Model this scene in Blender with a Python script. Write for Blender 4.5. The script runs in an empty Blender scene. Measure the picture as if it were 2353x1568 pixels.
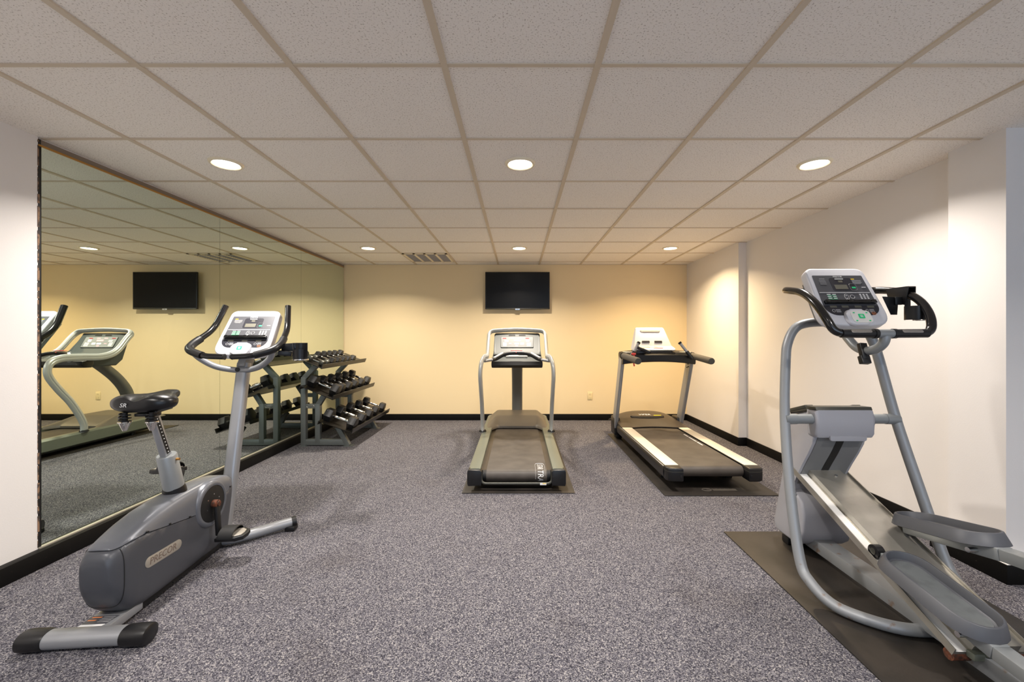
import bpy, bmesh, math, random
from mathutils import Vector, Matrix
PI = math.pi
C = bpy.context.scene.collection
random.seed(4)
V = Vector

# ------------------------------------------------------------------ materials
def lin(c):
    if isinstance(c, str):
        c = [int(c[i:i+2], 16) / 255 for i in (0, 2, 4)]
    return tuple((x / 12.92 if x <= .04045 else ((x + .055) / 1.055) ** 2.4) for x in c) + (1,)

def mat(name, col, rough=.5, metal=0., bump=None, vary=None, coat=0., emit=None, spec=None):
    m = bpy.data.materials.new(name); m.use_nodes = True
    nt = m.node_tree; b = nt.nodes['Principled BSDF']
    b.inputs['Base Color'].default_value = lin(col)
    b.inputs['Roughness'].default_value = rough
    b.inputs['Metallic'].default_value = metal
    b.inputs['Coat Weight'].default_value = coat
    if spec is not None: b.inputs['Specular IOR Level'].default_value = spec
    if emit:
        b.inputs['Emission Color'].default_value = lin(emit[0]); b.inputs['Emission Strength'].default_value = emit[1]
    tc = nt.nodes.new('ShaderNodeTexCoord')
    if vary:                     # (scale, second colour, low, high)
        n = nt.nodes.new('ShaderNodeTexNoise'); n.inputs['Scale'].default_value = vary[0]; n.inputs['Detail'].default_value = 5
        r = nt.nodes.new('ShaderNodeMapRange'); r.inputs[1].default_value = vary[2]; r.inputs[2].default_value = vary[3]
        x = nt.nodes.new('ShaderNodeMix'); x.data_type = 'RGBA'
        x.inputs[6].default_value = lin(col); x.inputs[7].default_value = lin(vary[1])
        nt.links.new(tc.outputs['Object'], n.inputs['Vector']); nt.links.new(n.outputs['Fac'], r.inputs[0])
        nt.links.new(r.outputs[0], x.inputs[0]); nt.links.new(x.outputs[2], b.inputs['Base Color'])
    if bump:                     # (scale, strength, distance)
        n = nt.nodes.new('ShaderNodeTexNoise'); n.inputs['Scale'].default_value = bump[0]; n.inputs['Detail'].default_value = 3
        u = nt.nodes.new('ShaderNodeBump'); u.inputs['Strength'].default_value = bump[1]; u.inputs['Distance'].default_value = bump[2]
        nt.links.new(tc.outputs['Object'], n.inputs['Vector']); nt.links.new(n.outputs['Fac'], u.inputs['Height'])
        nt.links.new(u.outputs['Normal'], b.inputs['Normal'])
    return m

def carpet_mat():
    m = bpy.data.materials.new('carpet'); m.use_nodes = True
    nt = m.node_tree; b = nt.nodes['Principled BSDF']; b.inputs['Roughness'].default_value = .95
    b.inputs['Specular IOR Level'].default_value = .1
    tc = nt.nodes.new('ShaderNodeTexCoord')
    n = nt.nodes.new('ShaderNodeTexVoronoi'); n.inputs['Scale'].default_value = 270
    sp_ = nt.nodes.new('ShaderNodeSeparateColor')
    r = nt.nodes.new('ShaderNodeValToRGB')
    e = r.color_ramp.elements
    e[0].position = .0; e[0].color = lin('24242b'); e[1].position = 1.; e[1].color = lin('9a9694')
    a = r.color_ramp.elements.new(.45); a.color = lin('514f57')
    a = r.color_ramp.elements.new(.8); a.color = lin('737176')
    n2 = nt.nodes.new('ShaderNodeTexNoise'); n2.inputs['Scale'].default_value = 1.6; n2.inputs['Detail'].default_value = 4
    q = nt.nodes.new('ShaderNodeMapRange'); q.inputs[1].default_value = .56; q.inputs[2].default_value = .72; q.inputs[4].default_value = .32
    x = nt.nodes.new('ShaderNodeMix'); x.data_type = 'RGBA'; x.inputs[7].default_value = lin('38312e')
    u = nt.nodes.new('ShaderNodeBump'); u.inputs['Strength'].default_value = .6; u.inputs['Distance'].default_value = .004
    L = nt.links.new
    L(tc.outputs['Object'], n.inputs['Vector']); L(tc.outputs['Object'], n2.inputs['Vector'])
    L(n.outputs['Color'], sp_.inputs[0]); L(sp_.outputs[0], r.inputs[0]); L(n2.outputs['Fac'], q.inputs[0]); L(q.outputs[0], x.inputs[0])
    L(r.outputs[0], x.inputs[6]); L(x.outputs[2], b.inputs['Base Color'])
    L(sp_.outputs[1], u.inputs['Height']); L(u.outputs['Normal'], b.inputs['Normal'])
    return m

def rust_mat(name, col):
    """silver paint with rust spots that gather near the floor"""
    m = mat(name, col, .45, .35)
    nt = m.node_tree; L = nt.links.new; b = nt.nodes['Principled BSDF']
    tc = nt.nodes.new('ShaderNodeTexCoord'); n = nt.nodes.new('ShaderNodeTexNoise'); n.inputs['Scale'].default_value = 22; n.inputs['Detail'].default_value = 6
    sx = nt.nodes.new('ShaderNodeSeparateXYZ'); q = nt.nodes.new('ShaderNodeMapRange'); q.inputs[1].default_value = .45; q.inputs[2].default_value = .0; q.inputs[4].default_value = .16
    ad = nt.nodes.new('ShaderNodeMath'); r = nt.nodes.new('ShaderNodeMapRange'); r.inputs[1].default_value = .755; r.inputs[2].default_value = .90
    x = nt.nodes.new('ShaderNodeMix'); x.data_type = 'RGBA'; x.inputs[6].default_value = lin(col); x.inputs[7].default_value = lin('7a5a3c')
    L(tc.outputs['Object'], n.inputs['Vector']); L(tc.outputs['Object'], sx.inputs[0]); L(sx.outputs[2], q.inputs[0])
    L(n.outputs['Fac'], ad.inputs[0]); L(q.outputs[0], ad.inputs[1]); L(ad.outputs[0], r.inputs[0]); L(r.outputs[0], x.inputs[0]); L(x.outputs[2], b.inputs['Base Color'])
    return m

M = dict(
    carpet=carpet_mat(),
    ceil=mat('ceiling_tile', 'f8f2ea', .95, bump=(210, .5, .004), vary=(150, 'bbb0a4', .56, .70)),
    tbar=mat('ceiling_bar', 'd2c3ad', .6),
    white=mat('white_wall', 'e2dedb', .75, bump=(160, .12, .002)),
    yellow=mat('yellow_wall', 'ead5ac', .75, bump=(160, .12, .002)),
    base=mat('black_baseboard', '0a0908', .55, spec=.2, vary=(60, '3a322c', .68, .74)),
    mirror=mat('mirror_glass', 'dfe9df', .0, 1.0),
    edge=mat('mirror_edge', '2a3a34', .3),
    gold=mat('brass_channel', 'b58748', .35, .8),
    strip=mat('grey_strip', '7d7064', .7),
    chanl=mat('pale_channel', 'b9b3a6', .4, .6),
    chip=mat('chipped_edge', '8a6c54', .8, vary=(40, '3d342e', .45, .55)),
    shroud=mat('grey_plastic_dark', '45474d', .38, .15),
    shroud2=mat('grey_plastic_upper', '62656c', .33, .25),
    silver=mat('silver_paint', '96989c', .34, .45),
    silver2=mat('grey_paint', '8b8f91', .38, .35),
    green=mat('green_grey_paint', '6f7469', .42, .3),
    dgrey=mat('dark_grey_metal', '45453f', .42, .4),
    black=mat('black_plastic', '101012', .38),
    blackm=mat('black_matte', '08080a', .6),
    gloss=mat('black_gloss', '0b0b0d', .2, coat=.4),
    vinyl=mat('black_vinyl', '0e0e10', .32),
    silver3=mat('pale_silver_paint', 'b4b6b4', .34, .35),
    pillar=mat('dark_silver_paint', '6d6d69', .4, .35),
    rubber=mat('rubber_mat', '2b2622', .5, vary=(5, '1c1916', .45, .62), bump=(90, .15, .002)),
    belt=mat('treadmill_belt', '4c4640', .55, vary=(7, '3a342f', .35, .7)),
    chrome=mat('chrome', 'd8d6d2', .12, 1.0),
    alu=mat('aluminium', 'b9b5ac', .34, .7, vary=(6, 'a29e94', .4, .7)),
    track=mat('white_track', 'f0eeea', .4),
    light=mat('light_grey_plastic', '9d9da3', .42),
    mid=mat('mid_grey_plastic', '6f7071', .45),
    pedal=mat('pedal_grey', '46484e', .5),
    pad=mat('pedal_pad', '5b5f61', .6, vary=(20, '4d5153', .45, .7)),
    bezel=mat('white_bezel', 'cfcfd4', .4),
    overlay=mat('console_overlay', '4c4d52', .35),
    overlay2=mat('console_overlay_dark', '2c2c33', .3),
    lcd=mat('lcd', '68665a', .4),
    mark=mat('white_print', 'dcdcdc', .6),
    markg=mat('grey_print', '8e8e90', .6),
    markd=mat('worn_print', '5e584f', .7),
    yel=mat('yellow_print', 'e6c21c', .6),
    grn=mat('green_key', '17c77c', .5),
    key=mat('keypad', 'dcdad4', .45),
    red=mat('red_print', 'd0403c', .5),
    dred=mat('red_display', '8a2630', .35),
    pink=mat('pink_print', 'e69aa4', .5),
    orange=mat('orange_print', 'd8814a', .6),
    cream=mat('cream_plastic', 'ead6a6', .5),
    rail=mat('pale_rail', 'e2d9c6', .45, .15),
    panel=mat('grey_console_panel', '74787a', .5),
    body=mat('grey_console_body', '3c4242', .55),
    rust=mat('rust', '6b3a24', .8, vary=(80, '3d2418', .4, .6)),
    silrust=rust_mat('silver_rust', '8e9194'),
    screen=mat('tv_screen', '050506', .3, spec=.25),
    hex=mat('hex_rubber', '131315', .42),
    grip=mat('foam_grip', '565149', .8),
    trim=mat('lamp_trim', 'efe2c6', .5),
    lens=mat('lamp_lens', 'ffffff', .5, emit=('fff4e4', 14.)),
    vent=mat('vent_louvre', 'b9b3ad', .5),
    rackp=mat('rack_paint', '6a6e6c', .42, .3),
    shelf=mat('shelf_black', '2b2823', .32, .5),
    hoodg=mat('hood_grey', '665f55', .45, .1),
    badge=mat('badge_plate', 'a39d93', .4, .4),
    ink=mat('badge_ink', '6b5c52', .6),
    amber=mat('hood_plastic', '3a3229', .42),
)

# ------------------------------------------------------------------ mesh builder
def fillet(pts, r, n=6):
    pts = [V(p) for p in pts]; out = [pts[0]]
    for i in range(1, len(pts) - 1):
        a, b, c = pts[i-1], pts[i], pts[i+1]
        rr = r[i-1] if isinstance(r, (list, tuple)) else r
        d1 = min(rr, (a-b).length * .49); d2 = min(rr, (c-b).length * .49)
        p, q = b + (a-b).normalized() * d1, b + (c-b).normalized() * d2
        for k in range(n + 1):
            t = k / n; out.append(p * (1-t)**2 + b * 2*t*(1-t) + q * t*t)
    out.append(pts[-1]); return out

def spline(pts, n=8, closed=False):
    P = [V(p) for p in pts]; N = len(P); out = []
    for i in range(N if closed else N - 1):
        if closed: a, b, c, d = P[i-1], P[i], P[(i+1) % N], P[(i+2) % N]
        else: a, b, c, d = P[max(i-1, 0)], P[i], P[i+1], P[min(i+2, N-1)]
        for k in range(n):
            t = k / n
            out.append(.5 * (2*b + (c-a)*t + (2*a-5*b+4*c-d)*t*t + (3*b-a-3*c+d)*t**3))
    if not closed: out.append(P[-1])
    return out

def circ(r, n=16, ry=None, ex=2.):
    ry = r if ry is None else ry; o = []
    for k in range(n):
        a = 2*PI*k/n; c, s = math.cos(a), math.sin(a)
        o.append((r * math.copysign(abs(c)**(2/ex), c), ry * math.copysign(abs(s)**(2/ex), s)))
    return o

def rrect(w, h, r, n=5, cx=0, cy=0):
    """rounded rectangle outline; r = radius or four radii (br, tr, tl, bl)"""
    rs = r if isinstance(r, (list, tuple)) else (r,)*4; o = []
    for (sx, sy, a0, q) in ((1,-1,-PI/2,rs[0]), (1,1,0,rs[1]), (-1,1,PI/2,rs[2]), (-1,-1,PI,rs[3])):
        for k in range(n + 1):
            a = a0 + PI/2*k/n
            o.append((cx + sx*(w/2-q) + q*math.cos(a), cy + sy*(h/2-q) + q*math.sin(a)))
    return o

BIKE = {'on': False}
class MB:
    def __init__(s): s.bm = bmesh.new()
    def merge(s, t, Mx=None):
        vm = {}
        for v in t.verts: vm[v] = s.bm.verts.new(Mx @ v.co if Mx is not None else v.co)
        for f in t.faces:
            try: s.bm.faces.new([vm[v] for v in f.verts])
            except ValueError: pass
        t.free()
    def box(s, x0, x1, y0, y1, z0, z1, bev=0., Mx=None, seg=2):
        t = bmesh.new(); bmesh.ops.create_cube(t, size=1)
        for v in t.verts: v.co = V((x0+(v.co.x+.5)*(x1-x0), y0+(v.co.y+.5)*(y1-y0), z0+(v.co.z+.5)*(z1-z0)))
        if bev: bmesh.ops.bevel(t, geom=t.edges[:], offset=bev, segments=seg, affect='EDGES', profile=.5)
        s.merge(t, Mx); return s
    def bar(s, a, b, w, h, up=(0,0,1), bev=0.):
        a, b = V(a), V(b); d = (b-a); L = d.length; d.normalize()
        x = d.cross(V(up)).normalized(); z = x.cross(d)
        Mx = Matrix((x, d, z)).transposed().to_4x4(); Mx.translation = a
        return s.box(-w/2, w/2, 0, L, -h/2, h/2, bev, Mx)
    def loft(s, rings, closed=True, c0=True, c1=True, loop=False):
        R = [[s.bm.verts.new(p) for p in r] for r in rings]; n = len(R[0])
        K = len(R) if loop else len(R) - 1
        for i in range(K):
            A, B = R[i], R[(i+1) % len(R)]
            for k in range(n if closed else n - 1):
                k2 = (k+1) % n
                try: s.bm.faces.new((A[k], A[k2], B[k2], B[k]))
                except ValueError: pass
        if not loop:
            if c0: s.bm.faces.new(R[0][::-1])
            if c1: s.bm.faces.new(R[-1])
        return s
    def sweep(s, path, prof, up=(0,0,1), loop=False, scale=None, caps=True):
        P = [V(p) for p in path]; N = len(P); rings = []; side = None
        for i, p in enumerate(P):
            if loop: t = (P[(i+1) % N] - P[i-1]).normalized()
            else: t = (P[min(i+1, N-1)] - P[max(i-1, 0)]).normalized()
            if side is None:
                u = V(up)
                if abs(t.dot(u)) > .98: u = V((1,0,0))
                side = t.cross(u).normalized()
            else:
                side = (side - t*side.dot(t)).normalized()
            upv = side.cross(t)
            k = scale[i] if scale else 1.
            rings.append([p + side*a*k + upv*b*k for a, b in prof])
        return s.loft(rings, loop=loop, c0=caps, c1=caps)
    def tube(s, path, r, n=14, **k): return s.sweep(path, circ(r, n), **k)
    def cyl(s, a, b, r, n=20, r2=None):
        a, b = V(a), V(b); r2 = r if r2 is None else r2
        return s.sweep([a, b], circ(1., n), scale=[r, r2])
    def lathe(s, prof, Mx, n=28):
        """prof: list of (radius, height) along local z"""
        rings = [[Mx @ V((max(r, 1e-4)*math.cos(2*PI*k/n), max(r, 1e-4)*math.sin(2*PI*k/n), h)) for k in range(n)] for r, h in prof]
        return s.loft(rings)
    def prism(s, outline, z0, z1, Mx=None, bev=0., seg=2):
        t = bmesh.new()
        lo = [t.verts.new((x, y, z0)) for x, y in outline]; hi = [t.verts.new((x, y, z1)) for x, y in outline]
        t.faces.new(lo[::-1]); t.faces.new(hi); n = len(lo)
        for k in range(n): t.faces.new((lo[k], lo[(k+1) % n], hi[(k+1) % n], hi[k]))
        if bev:
            ed = [e for e in t.edges if abs(e.verts[0].co.z - e.verts[1].co.z) < 1e-6]
            bmesh.ops.bevel(t, geom=ed, offset=bev, segments=seg, affect='EDGES', profile=.5)
        s.merge(t, Mx); return s
    def poly(s, pts):
        s.bm.faces.new([s.bm.verts.new(p) for p in pts]); return s
    def grid(s, f, nu, nv, skirt=None):
        """surface f(u,v) plus vertical skirts down to z = skirt"""
        G = [[V(f(i/nu, j/nv)) for j in range(nv+1)] for i in range(nu+1)]
        B = [[s.bm.verts.new(p) for p in row] for row in G]
        for i in range(nu):
            for j in range(nv): s.bm.faces.new((B[i][j], B[i+1][j], B[i+1][j+1], B[i][j+1]))
        if skirt is not None:
            loop = [B[i][0] for i in range(nu+1)] + [B[nu][j] for j in range(1, nv+1)] + [B[i][nv] for i in range(nu-1, -1, -1)] + [B[0][j] for j in range(nv-1, 0, -1)]
            low = [s.bm.verts.new((v.co.x, v.co.y, min(skirt, v.co.z-.004))) for v in loop]; n = len(loop)
            for k in range(n): s.bm.faces.new((loop[k], low[k], low[(k+1) % n], loop[(k+1) % n]))
            s.bm.faces.new(low)
        return s
    def build(s, name, material, parent=None, off=None, ang=38, smooth=True, fit=True):
        if fit and BIKE['on']:
            for v in s.bm.verts:
                u, y, z = v.co
                v.co = V((u*(1+.022*max(y, 0)), y*(1.037+.022*y) if y > 0 else y, z - .0214*max(y, 0)*max(0, 1.227-z)*max(0, min(1, z/.1))))
        if off is not None:
            for v in s.bm.verts: v.co -= V(off)
        bmesh.ops.recalc_face_normals(s.bm, faces=s.bm.faces[:])
        me = bpy.data.meshes.new(name); s.bm.to_mesh(me); s.bm.free()
        me.materials.append(M[material] if isinstance(material, str) else material)
        if smooth:
            me.shade_smooth(); me.set_sharp_from_angle(angle=math.radians(ang))
        o = bpy.data.objects.new(name, me); C.objects.link(o)
        if parent is not None: o.parent = parent
        return o

def text_into(mb, body, size, Mx, shear=0., sx=1.):
    cu = bpy.data.curves.new('t', 'FONT'); cu.body = body; cu.size = size; cu.align_x = 'CENTER'; cu.align_y = 'CENTER'
    cu.shear = shear; cu.extrude = .0004; cu.resolution_u = 3
    o = bpy.data.objects.new('t', cu); C.objects.link(o)
    bpy.context.view_layer.update()
    me = bpy.data.meshes.new_from_object(o.evaluated_get(bpy.context.evaluated_depsgraph_get()))
    t = bmesh.new(); t.from_mesh(me)
    mb.merge(t, Mx @ Matrix.Diagonal((sx, 1, 1, 1)))
    bpy.data.objects.remove(o); bpy.data.meshes.remove(me); bpy.data.curves.remove(cu)

def frame(o, x, y, z=None):
    x, y = V(x).normalized(), V(y).normalized(); z = x.cross(y).normalized(); y = z.cross(x)
    m = Matrix((x, y, z)).transposed().to_4x4(); m.translation = V(o); return m

def thing(name, label, cat, loc=(0,0,0), rz=0., group=None):
    o = bpy.data.objects.new(name, None); C.objects.link(o); o.empty_display_size = .1
    o.location = loc; o.rotation_euler = (0, 0, rz); o['label'] = label; o['category'] = cat
    if group: o['group'] = group
    return o
def tag(o, label, cat, group=None):
    o['label'] = label; o['category'] = cat
    if group: o['group'] = group
    return o
def struct(mb, name, material, parent=None, **k):
    o = mb.build(name, material, parent, **k)
    if parent is None: o['kind'] = 'structure'
    return o

# ------------------------------------------------------------------ room
H = 2.30; YB = 6.13; XL = -2.57; XR = 2.49; XR2 = 2.578; YR = -2.6; XN = 3.6
struct(MB().box(XL-.25, XN+.2, YR-.2, YB+.15, -.12, 0), 'floor', 'carpet')
ceil = struct(MB().box(XL-.25, XN+.2, YR-.2, YB+.15, H, H+.1), 'ceiling', 'ceil')
g = MB()
xs = [.011 + .6035*(k+.5) for k in range(-5, 6)]; ys = [1.633 + .6085*k for k in range(-7, 8)]
for x in xs:
    if XL+.02 < x < XN: g.box(x-.0125, x+.0125, YR, YB, H-.007, H+.01)
for y in ys:
    if y < YB-.02: g.box(XL, XN, y-.0095, y+.0095, H-.005, H+.01)
g.box(XL, XN, YB-.018, YB, H-.006, H+.01)
g.build('ceiling_grid', 'tbar', ceil, smooth=False)
struct(MB().box(XL-.25, XN, YB, YB+.15, 0, H), 'wall_back', 'yellow')
w = MB().box(XL-.16, XL-.012, YR, YB, 0, H); w.box(XL-.02, XL, YR, 2.222, 0, H)
struct(w, 'wall_left', 'white')
w = MB()
w.box(XR, XR+.3, 4.69, YB, 0, H); w.box(XR2, XR2+.3, 2.30, 4.69, 0, H)
struct(w, 'wall_right', 'white')
struct(MB().box(2.50, XN+.2, 2.127, 2.413, 0, H), 'wall_pillar', 'white')
struct(MB().box(XN, XN+.15, YR, 2.127, 0, H), 'wall_side', 'white')
w = MB()
w.box(XL-.16, -.6, YR-.15, YR, 0, H); w.box(3.3, XN+.15, YR-.15, YR, 0, H)
w.box(-.6, 3.3, YR-.15, YR, 2.2, H); w.box(-.6, 3.3, YR-.15, YR, 0, .25)
struct(w, 'wall_rear', 'white')
w = MB()
for x in (-.6, .7, 2.0, 3.3): w.box(x-.03, x+.03, YR-.11, YR-.04, .25, 2.2)
w.box(-.6, 3.3, YR-.11, YR-.04, .25, .31); w.box(-.6, 3.3, YR-.11, YR-.04, 2.14, 2.2)
struct(w, 'window_1', 'white')
# baseboards
BB = .092
w = MB().box(XL, -2.525, YR, YB, 0, BB, .002); struct(w, 'baseboard_left', 'base')
struct(MB().box(XL, XR, YB-.012, YB, 0, BB, .002), 'baseboard_back', 'base')
w = MB().box(XR-.012, XR, 4.685, YB-.01, 0, BB, .002); w.box(XR-.012, XR2, 4.678, 4.692, 0, BB, .002)
w.box(XR2-.012, XR2, 2.44, 4.68, 0, BB, .002); struct(w, 'baseboard_right', 'base')
w = MB().box(2.418, XN, 2.052, 2.44, 0, .097, .002); pl = struct(w, 'baseboard_pillar', 'base')
w = MB().box(2.421, XN, 2.055, 2.437, .0965, .0995); w.build('ledge', 'white', pl)
# corner bead of white paint over the pillar / mirror top channel etc.
w = MB().box(XL-.004, XL+.004, 2.222, YB-.004, 2.252, 2.262); struct(w, 'trim_1', 'gold')
w = MB().box(XL-.010, XL-.001, 2.235, YB, 2.262, 2.290); struct(w, 'trim_2', 'strip')
w = MB().box(XL-.004, XL+.012, 2.222, YB-.013, BB, BB+.007); struct(w, 'trim_3', 'chanl')
w = MB()
z = .10
while z < 2.28:                 # worn plaster edge beside the mirror
    dz = random.uniform(.02, .09); k = random.uniform(.0015, .005)
    w.box(XL-.004, XL+k*.5, 2.2195, 2.2235+k, z, min(z+dz, 2.285)); z += dz + random.uniform(0, .02)
struct(w, 'trim_4', 'chip', smooth=False)
w = MB().box(XL-.004, XL+.001, 2.222, 2.235, BB, 2.29); struct(w, 'trim_5', 'blackm', smooth=False)

# ------------------------------------------------------------------ mirrors
ym = [2.237, 3.577, 4.918, 6.118]
labs = ['widest mirror panel, nearest the camera, behind the exercise bike saddle', 'middle mirror panel on the left wall, behind the exercise bike console',
        'far mirror panel on the left wall, beside the corner and dumbbell rack']
for i in range(3):
    m = thing('mirror_panel', labs[i], 'mirror', (XL, ym[i], BB+.007), group='mirror panels on the left wall')
    a, b = ym[i]+.0012, ym[i+1]-.0012
    MB().box(XL-.006, XL, a, b, BB+.007, 2.255).build('mirror_glass', 'mirror', m, off=m.location, smooth=False)
    MB().box(XL-.010, XL-.0061, a-.001, b+.001, BB+.007, 2.256).build('mirror_backing', 'edge', m, off=m.location, smooth=False)

# ------------------------------------------------------------------ downlights
LX = (-1.80, .013, 1.828); LY = (2.56, 4.985)
cols = {(0,0): (1,.93,.86), (1,0): (1,.93,.86), (2,0): (1,.92,.84), (0,1): (1,.89,.74), (1,1): (1,.88,.74), (2,1): (1,.75,.44)}
pw = {(0,0): 24, (1,0): 26, (2,0): 18, (0,1): 28, (1,1): 28, (2,1): 27}
dl = {(0,0): 'round downlight in the front row, above the exercise bike beside the mirrors', (1,0): 'round downlight in the middle of the front row',
      (2,0): 'round downlight in the front row, nearest the white pillar', (0,1): 'round downlight in the back row, beside the ceiling vent',
      (1,1): 'round downlight in the back row, above the television', (2,1): 'round downlight in the back row, above the black treadmill'}
def lamp(x, y, p, c, spread=140):
    l = bpy.data.lights.new('downlight_lamp', 'AREA'); l.shape = 'DISK'; l.size = .14; l.energy = p * 1.18; l.color = c; l.spread = math.radians(spread)
    o = bpy.data.objects.new('downlight_lamp', l); C.objects.link(o); o.location = (x, y, H-.013)
    return o
first = None
for j in range(2):
    for i in range(3):
        t = thing('downlight', dl[(i,j)], 'ceiling light', (LX[i], LY[j], H), group='round downlights in the ceiling')
        if first is None:
            I = Matrix.Translation((0,0,0))
            first = [MB().lathe([(.072, .0), (.072, -.008), (.078, -.0125), (.088, -.011), (.093, -.004), (.094, 0)], I, 40).build('trim_ring', 'trim', t),
                     MB().lathe([(0, -.006), (.0725, -.006), (.0725, -.001), (0, -.001)], I, 40).build('diffuser', 'lens', t)]
        else:
            for p in first:
                q = p.copy(); C.objects.link(q); q.parent = t
        lamp(LX[i], LY[j], pw[(i,j)], cols[(i,j)])
for x in LX:
    lamp(x, .12, 24, (1,.94,.88))

# ------------------------------------------------------------------ air vent
vx0, vx1 = xs[2]+.0125, xs[3]-.0125
vx0, vx1 = -1.498+.013, -.894-.013; vy0, vy1 = 5.284+.01, 5.892-.01
t = thing('air_vent', 'square ceiling air vent with four grey louvred panels near the yellow wall', 'vent', ((vx0+vx1)/2, (vy0+vy1)/2, H-.012))
w = MB(); fw = .03
w.box(vx0, vx1, vy0, vy0+fw, H-.012, H); w.box(vx0, vx1, vy1-fw, vy1, H-.012, H)
n = 4; pwid = (vx1-vx0-fw)/n
for k in range(n+1): w.box(vx0+k*pwid, vx0+k*pwid+fw, vy0, vy1, H-.012, H)
w.build('frame', 'trim', t, off=t.location, smooth=False)
for k in range(n):
    w = MB(); a = vx0+k*pwid+fw; b = vx0+(k+1)*pwid
    w.box(a, b, vy0+fw, vy1-fw, H-.0015, H-.0005)
    m = 12
    for q in range(m):
        yy = vy0+fw + (q+.5)*(vy1-vy0-2*fw)/m
        w.bar((a, yy, H-.006), (b, yy, H-.006), .002, .014, up=(0,.25,.97))
    w.build('louvre_panel', 'vent', t, off=t.location, smooth=False)

# ------------------------------------------------------------------ television
t = thing('television', 'black flat television on the yellow wall above the grey treadmill', 'television', (-.008, 6.03, 1.63))
x0, x1, z0, z1 = -.477, .460, 1.632, 2.175
MB().box(x0, x1, 6.03, 6.06, z0, z1, .006).build('housing', 'black', t, off=t.location)
MB().box(x0+.014, x1-.014, 6.0285, 6.031, z0+.024, z1-.014).build('screen', 'screen', t, off=t.location, smooth=False)
MB().box(x0+.012, x1-.012, 6.0285, 6.032, z0+.003, z0+.014, .002).build('lower_trim', 'dgrey', t, off=t.location)
w = MB(); w.prism(rrect(.07, .02, .009), 0, .004, frame((-.008, 6.03, z0-.001), (1,0,0), (0,0,1))); lg = w.build('badge', 'chrome', t, off=t.location)
w = MB(); text_into(w, 'LG', .014, frame((-.008, 6.0255, z0), (1,0,0), (0,0,1))); w.build('lettering', 'blackm', lg, off=t.location)
MB().box(x0+.14, x1-.12, 6.055, 6.085, z0-.0, z0+.34, .004).build('rear_bulge', 'black', t, off=t.location)
MB().box(-.2, .2, 6.08, 6.1295, z0+.1, z0+.35, .004).build('wall_mount', 'blackm', t, off=t.location)

# ------------------------------------------------------------------ outlet
t = thing('wall_outlet', 'cream duplex power outlet low on the yellow wall', 'outlet', (1.06, YB-.006, .36))
w = MB().prism(rrect(.07, .115, .006), 0, .006, frame((1.06, YB, .36), (1,0,0), (0,0,1)), .002); w.build('cover_plate', 'cream', t, off=t.location)
for dz in (-.024, .024):
    w = MB().prism(rrect(.034, .028, .01), .006, .0075, frame((1.06, YB, .36+dz), (1,0,0), (0,0,1))); so = w.build('socket', 'cream', t, off=t.location)
    w = MB()
    for dx in (-.007, .007): w.box(1.06+dx-.001, 1.06+dx+.001, YB-.0085, YB-.0074, .36+dz-.004, .36+dz+.005)
    w.build('slots', 'blackm', so, off=t.location, smooth=False)

# ------------------------------------------------------------------ floor mats
def floor_mat(x0, x1, y0, y1, label):
    w = MB().box(x0, x1, y0, y1, .0005, .007, .002)
    o = w.build('floor_mat', 'rubber', None, off=((x0+x1)/2, (y0+y1)/2, 0)); o.location = ((x0+x1)/2, (y0+y1)/2, 0)
    return tag(o, label, 'mat', 'black rubber equipment mats')
floor_mat(-.441, .446, 3.25, 5.75, 'black rubber mat under the grey treadmill')
m2 = floor_mat(1.13, 2.02, 3.198, 5.25, 'black rubber mat under the black treadmill, lettered at its near edge')
m3 = floor_mat(1.29, 2.17, .60, 2.607, 'black rubber mat under the elliptical trainer')
# faint ring and lettering on the black treadmill's mat
w = MB(); loc = m2.location
Mx = frame((1.507, 3.318, .0072), (1,0,0), (0,1,0))
r1 = [(.036*math.cos(2*PI*k/30), .026*math.sin(2*PI*k/30)) for k in range(30)]
w.sweep([Mx @ V((a, b, 0)) for a, b in r1], circ(.0025, 6), loop=True)
w.bar(Mx @ V((0, 0, 0)), Mx @ V((.034, -.008, 0)), .007, .0008)
for k in range(17): w.box(1.556+k*.0112, 1.5625+k*.0112, 3.296, 3.336 if k % 3 else 3.342, .0071, .0076)
w.build('lettering', 'markd', m2, off=loc, smooth=False)

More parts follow.
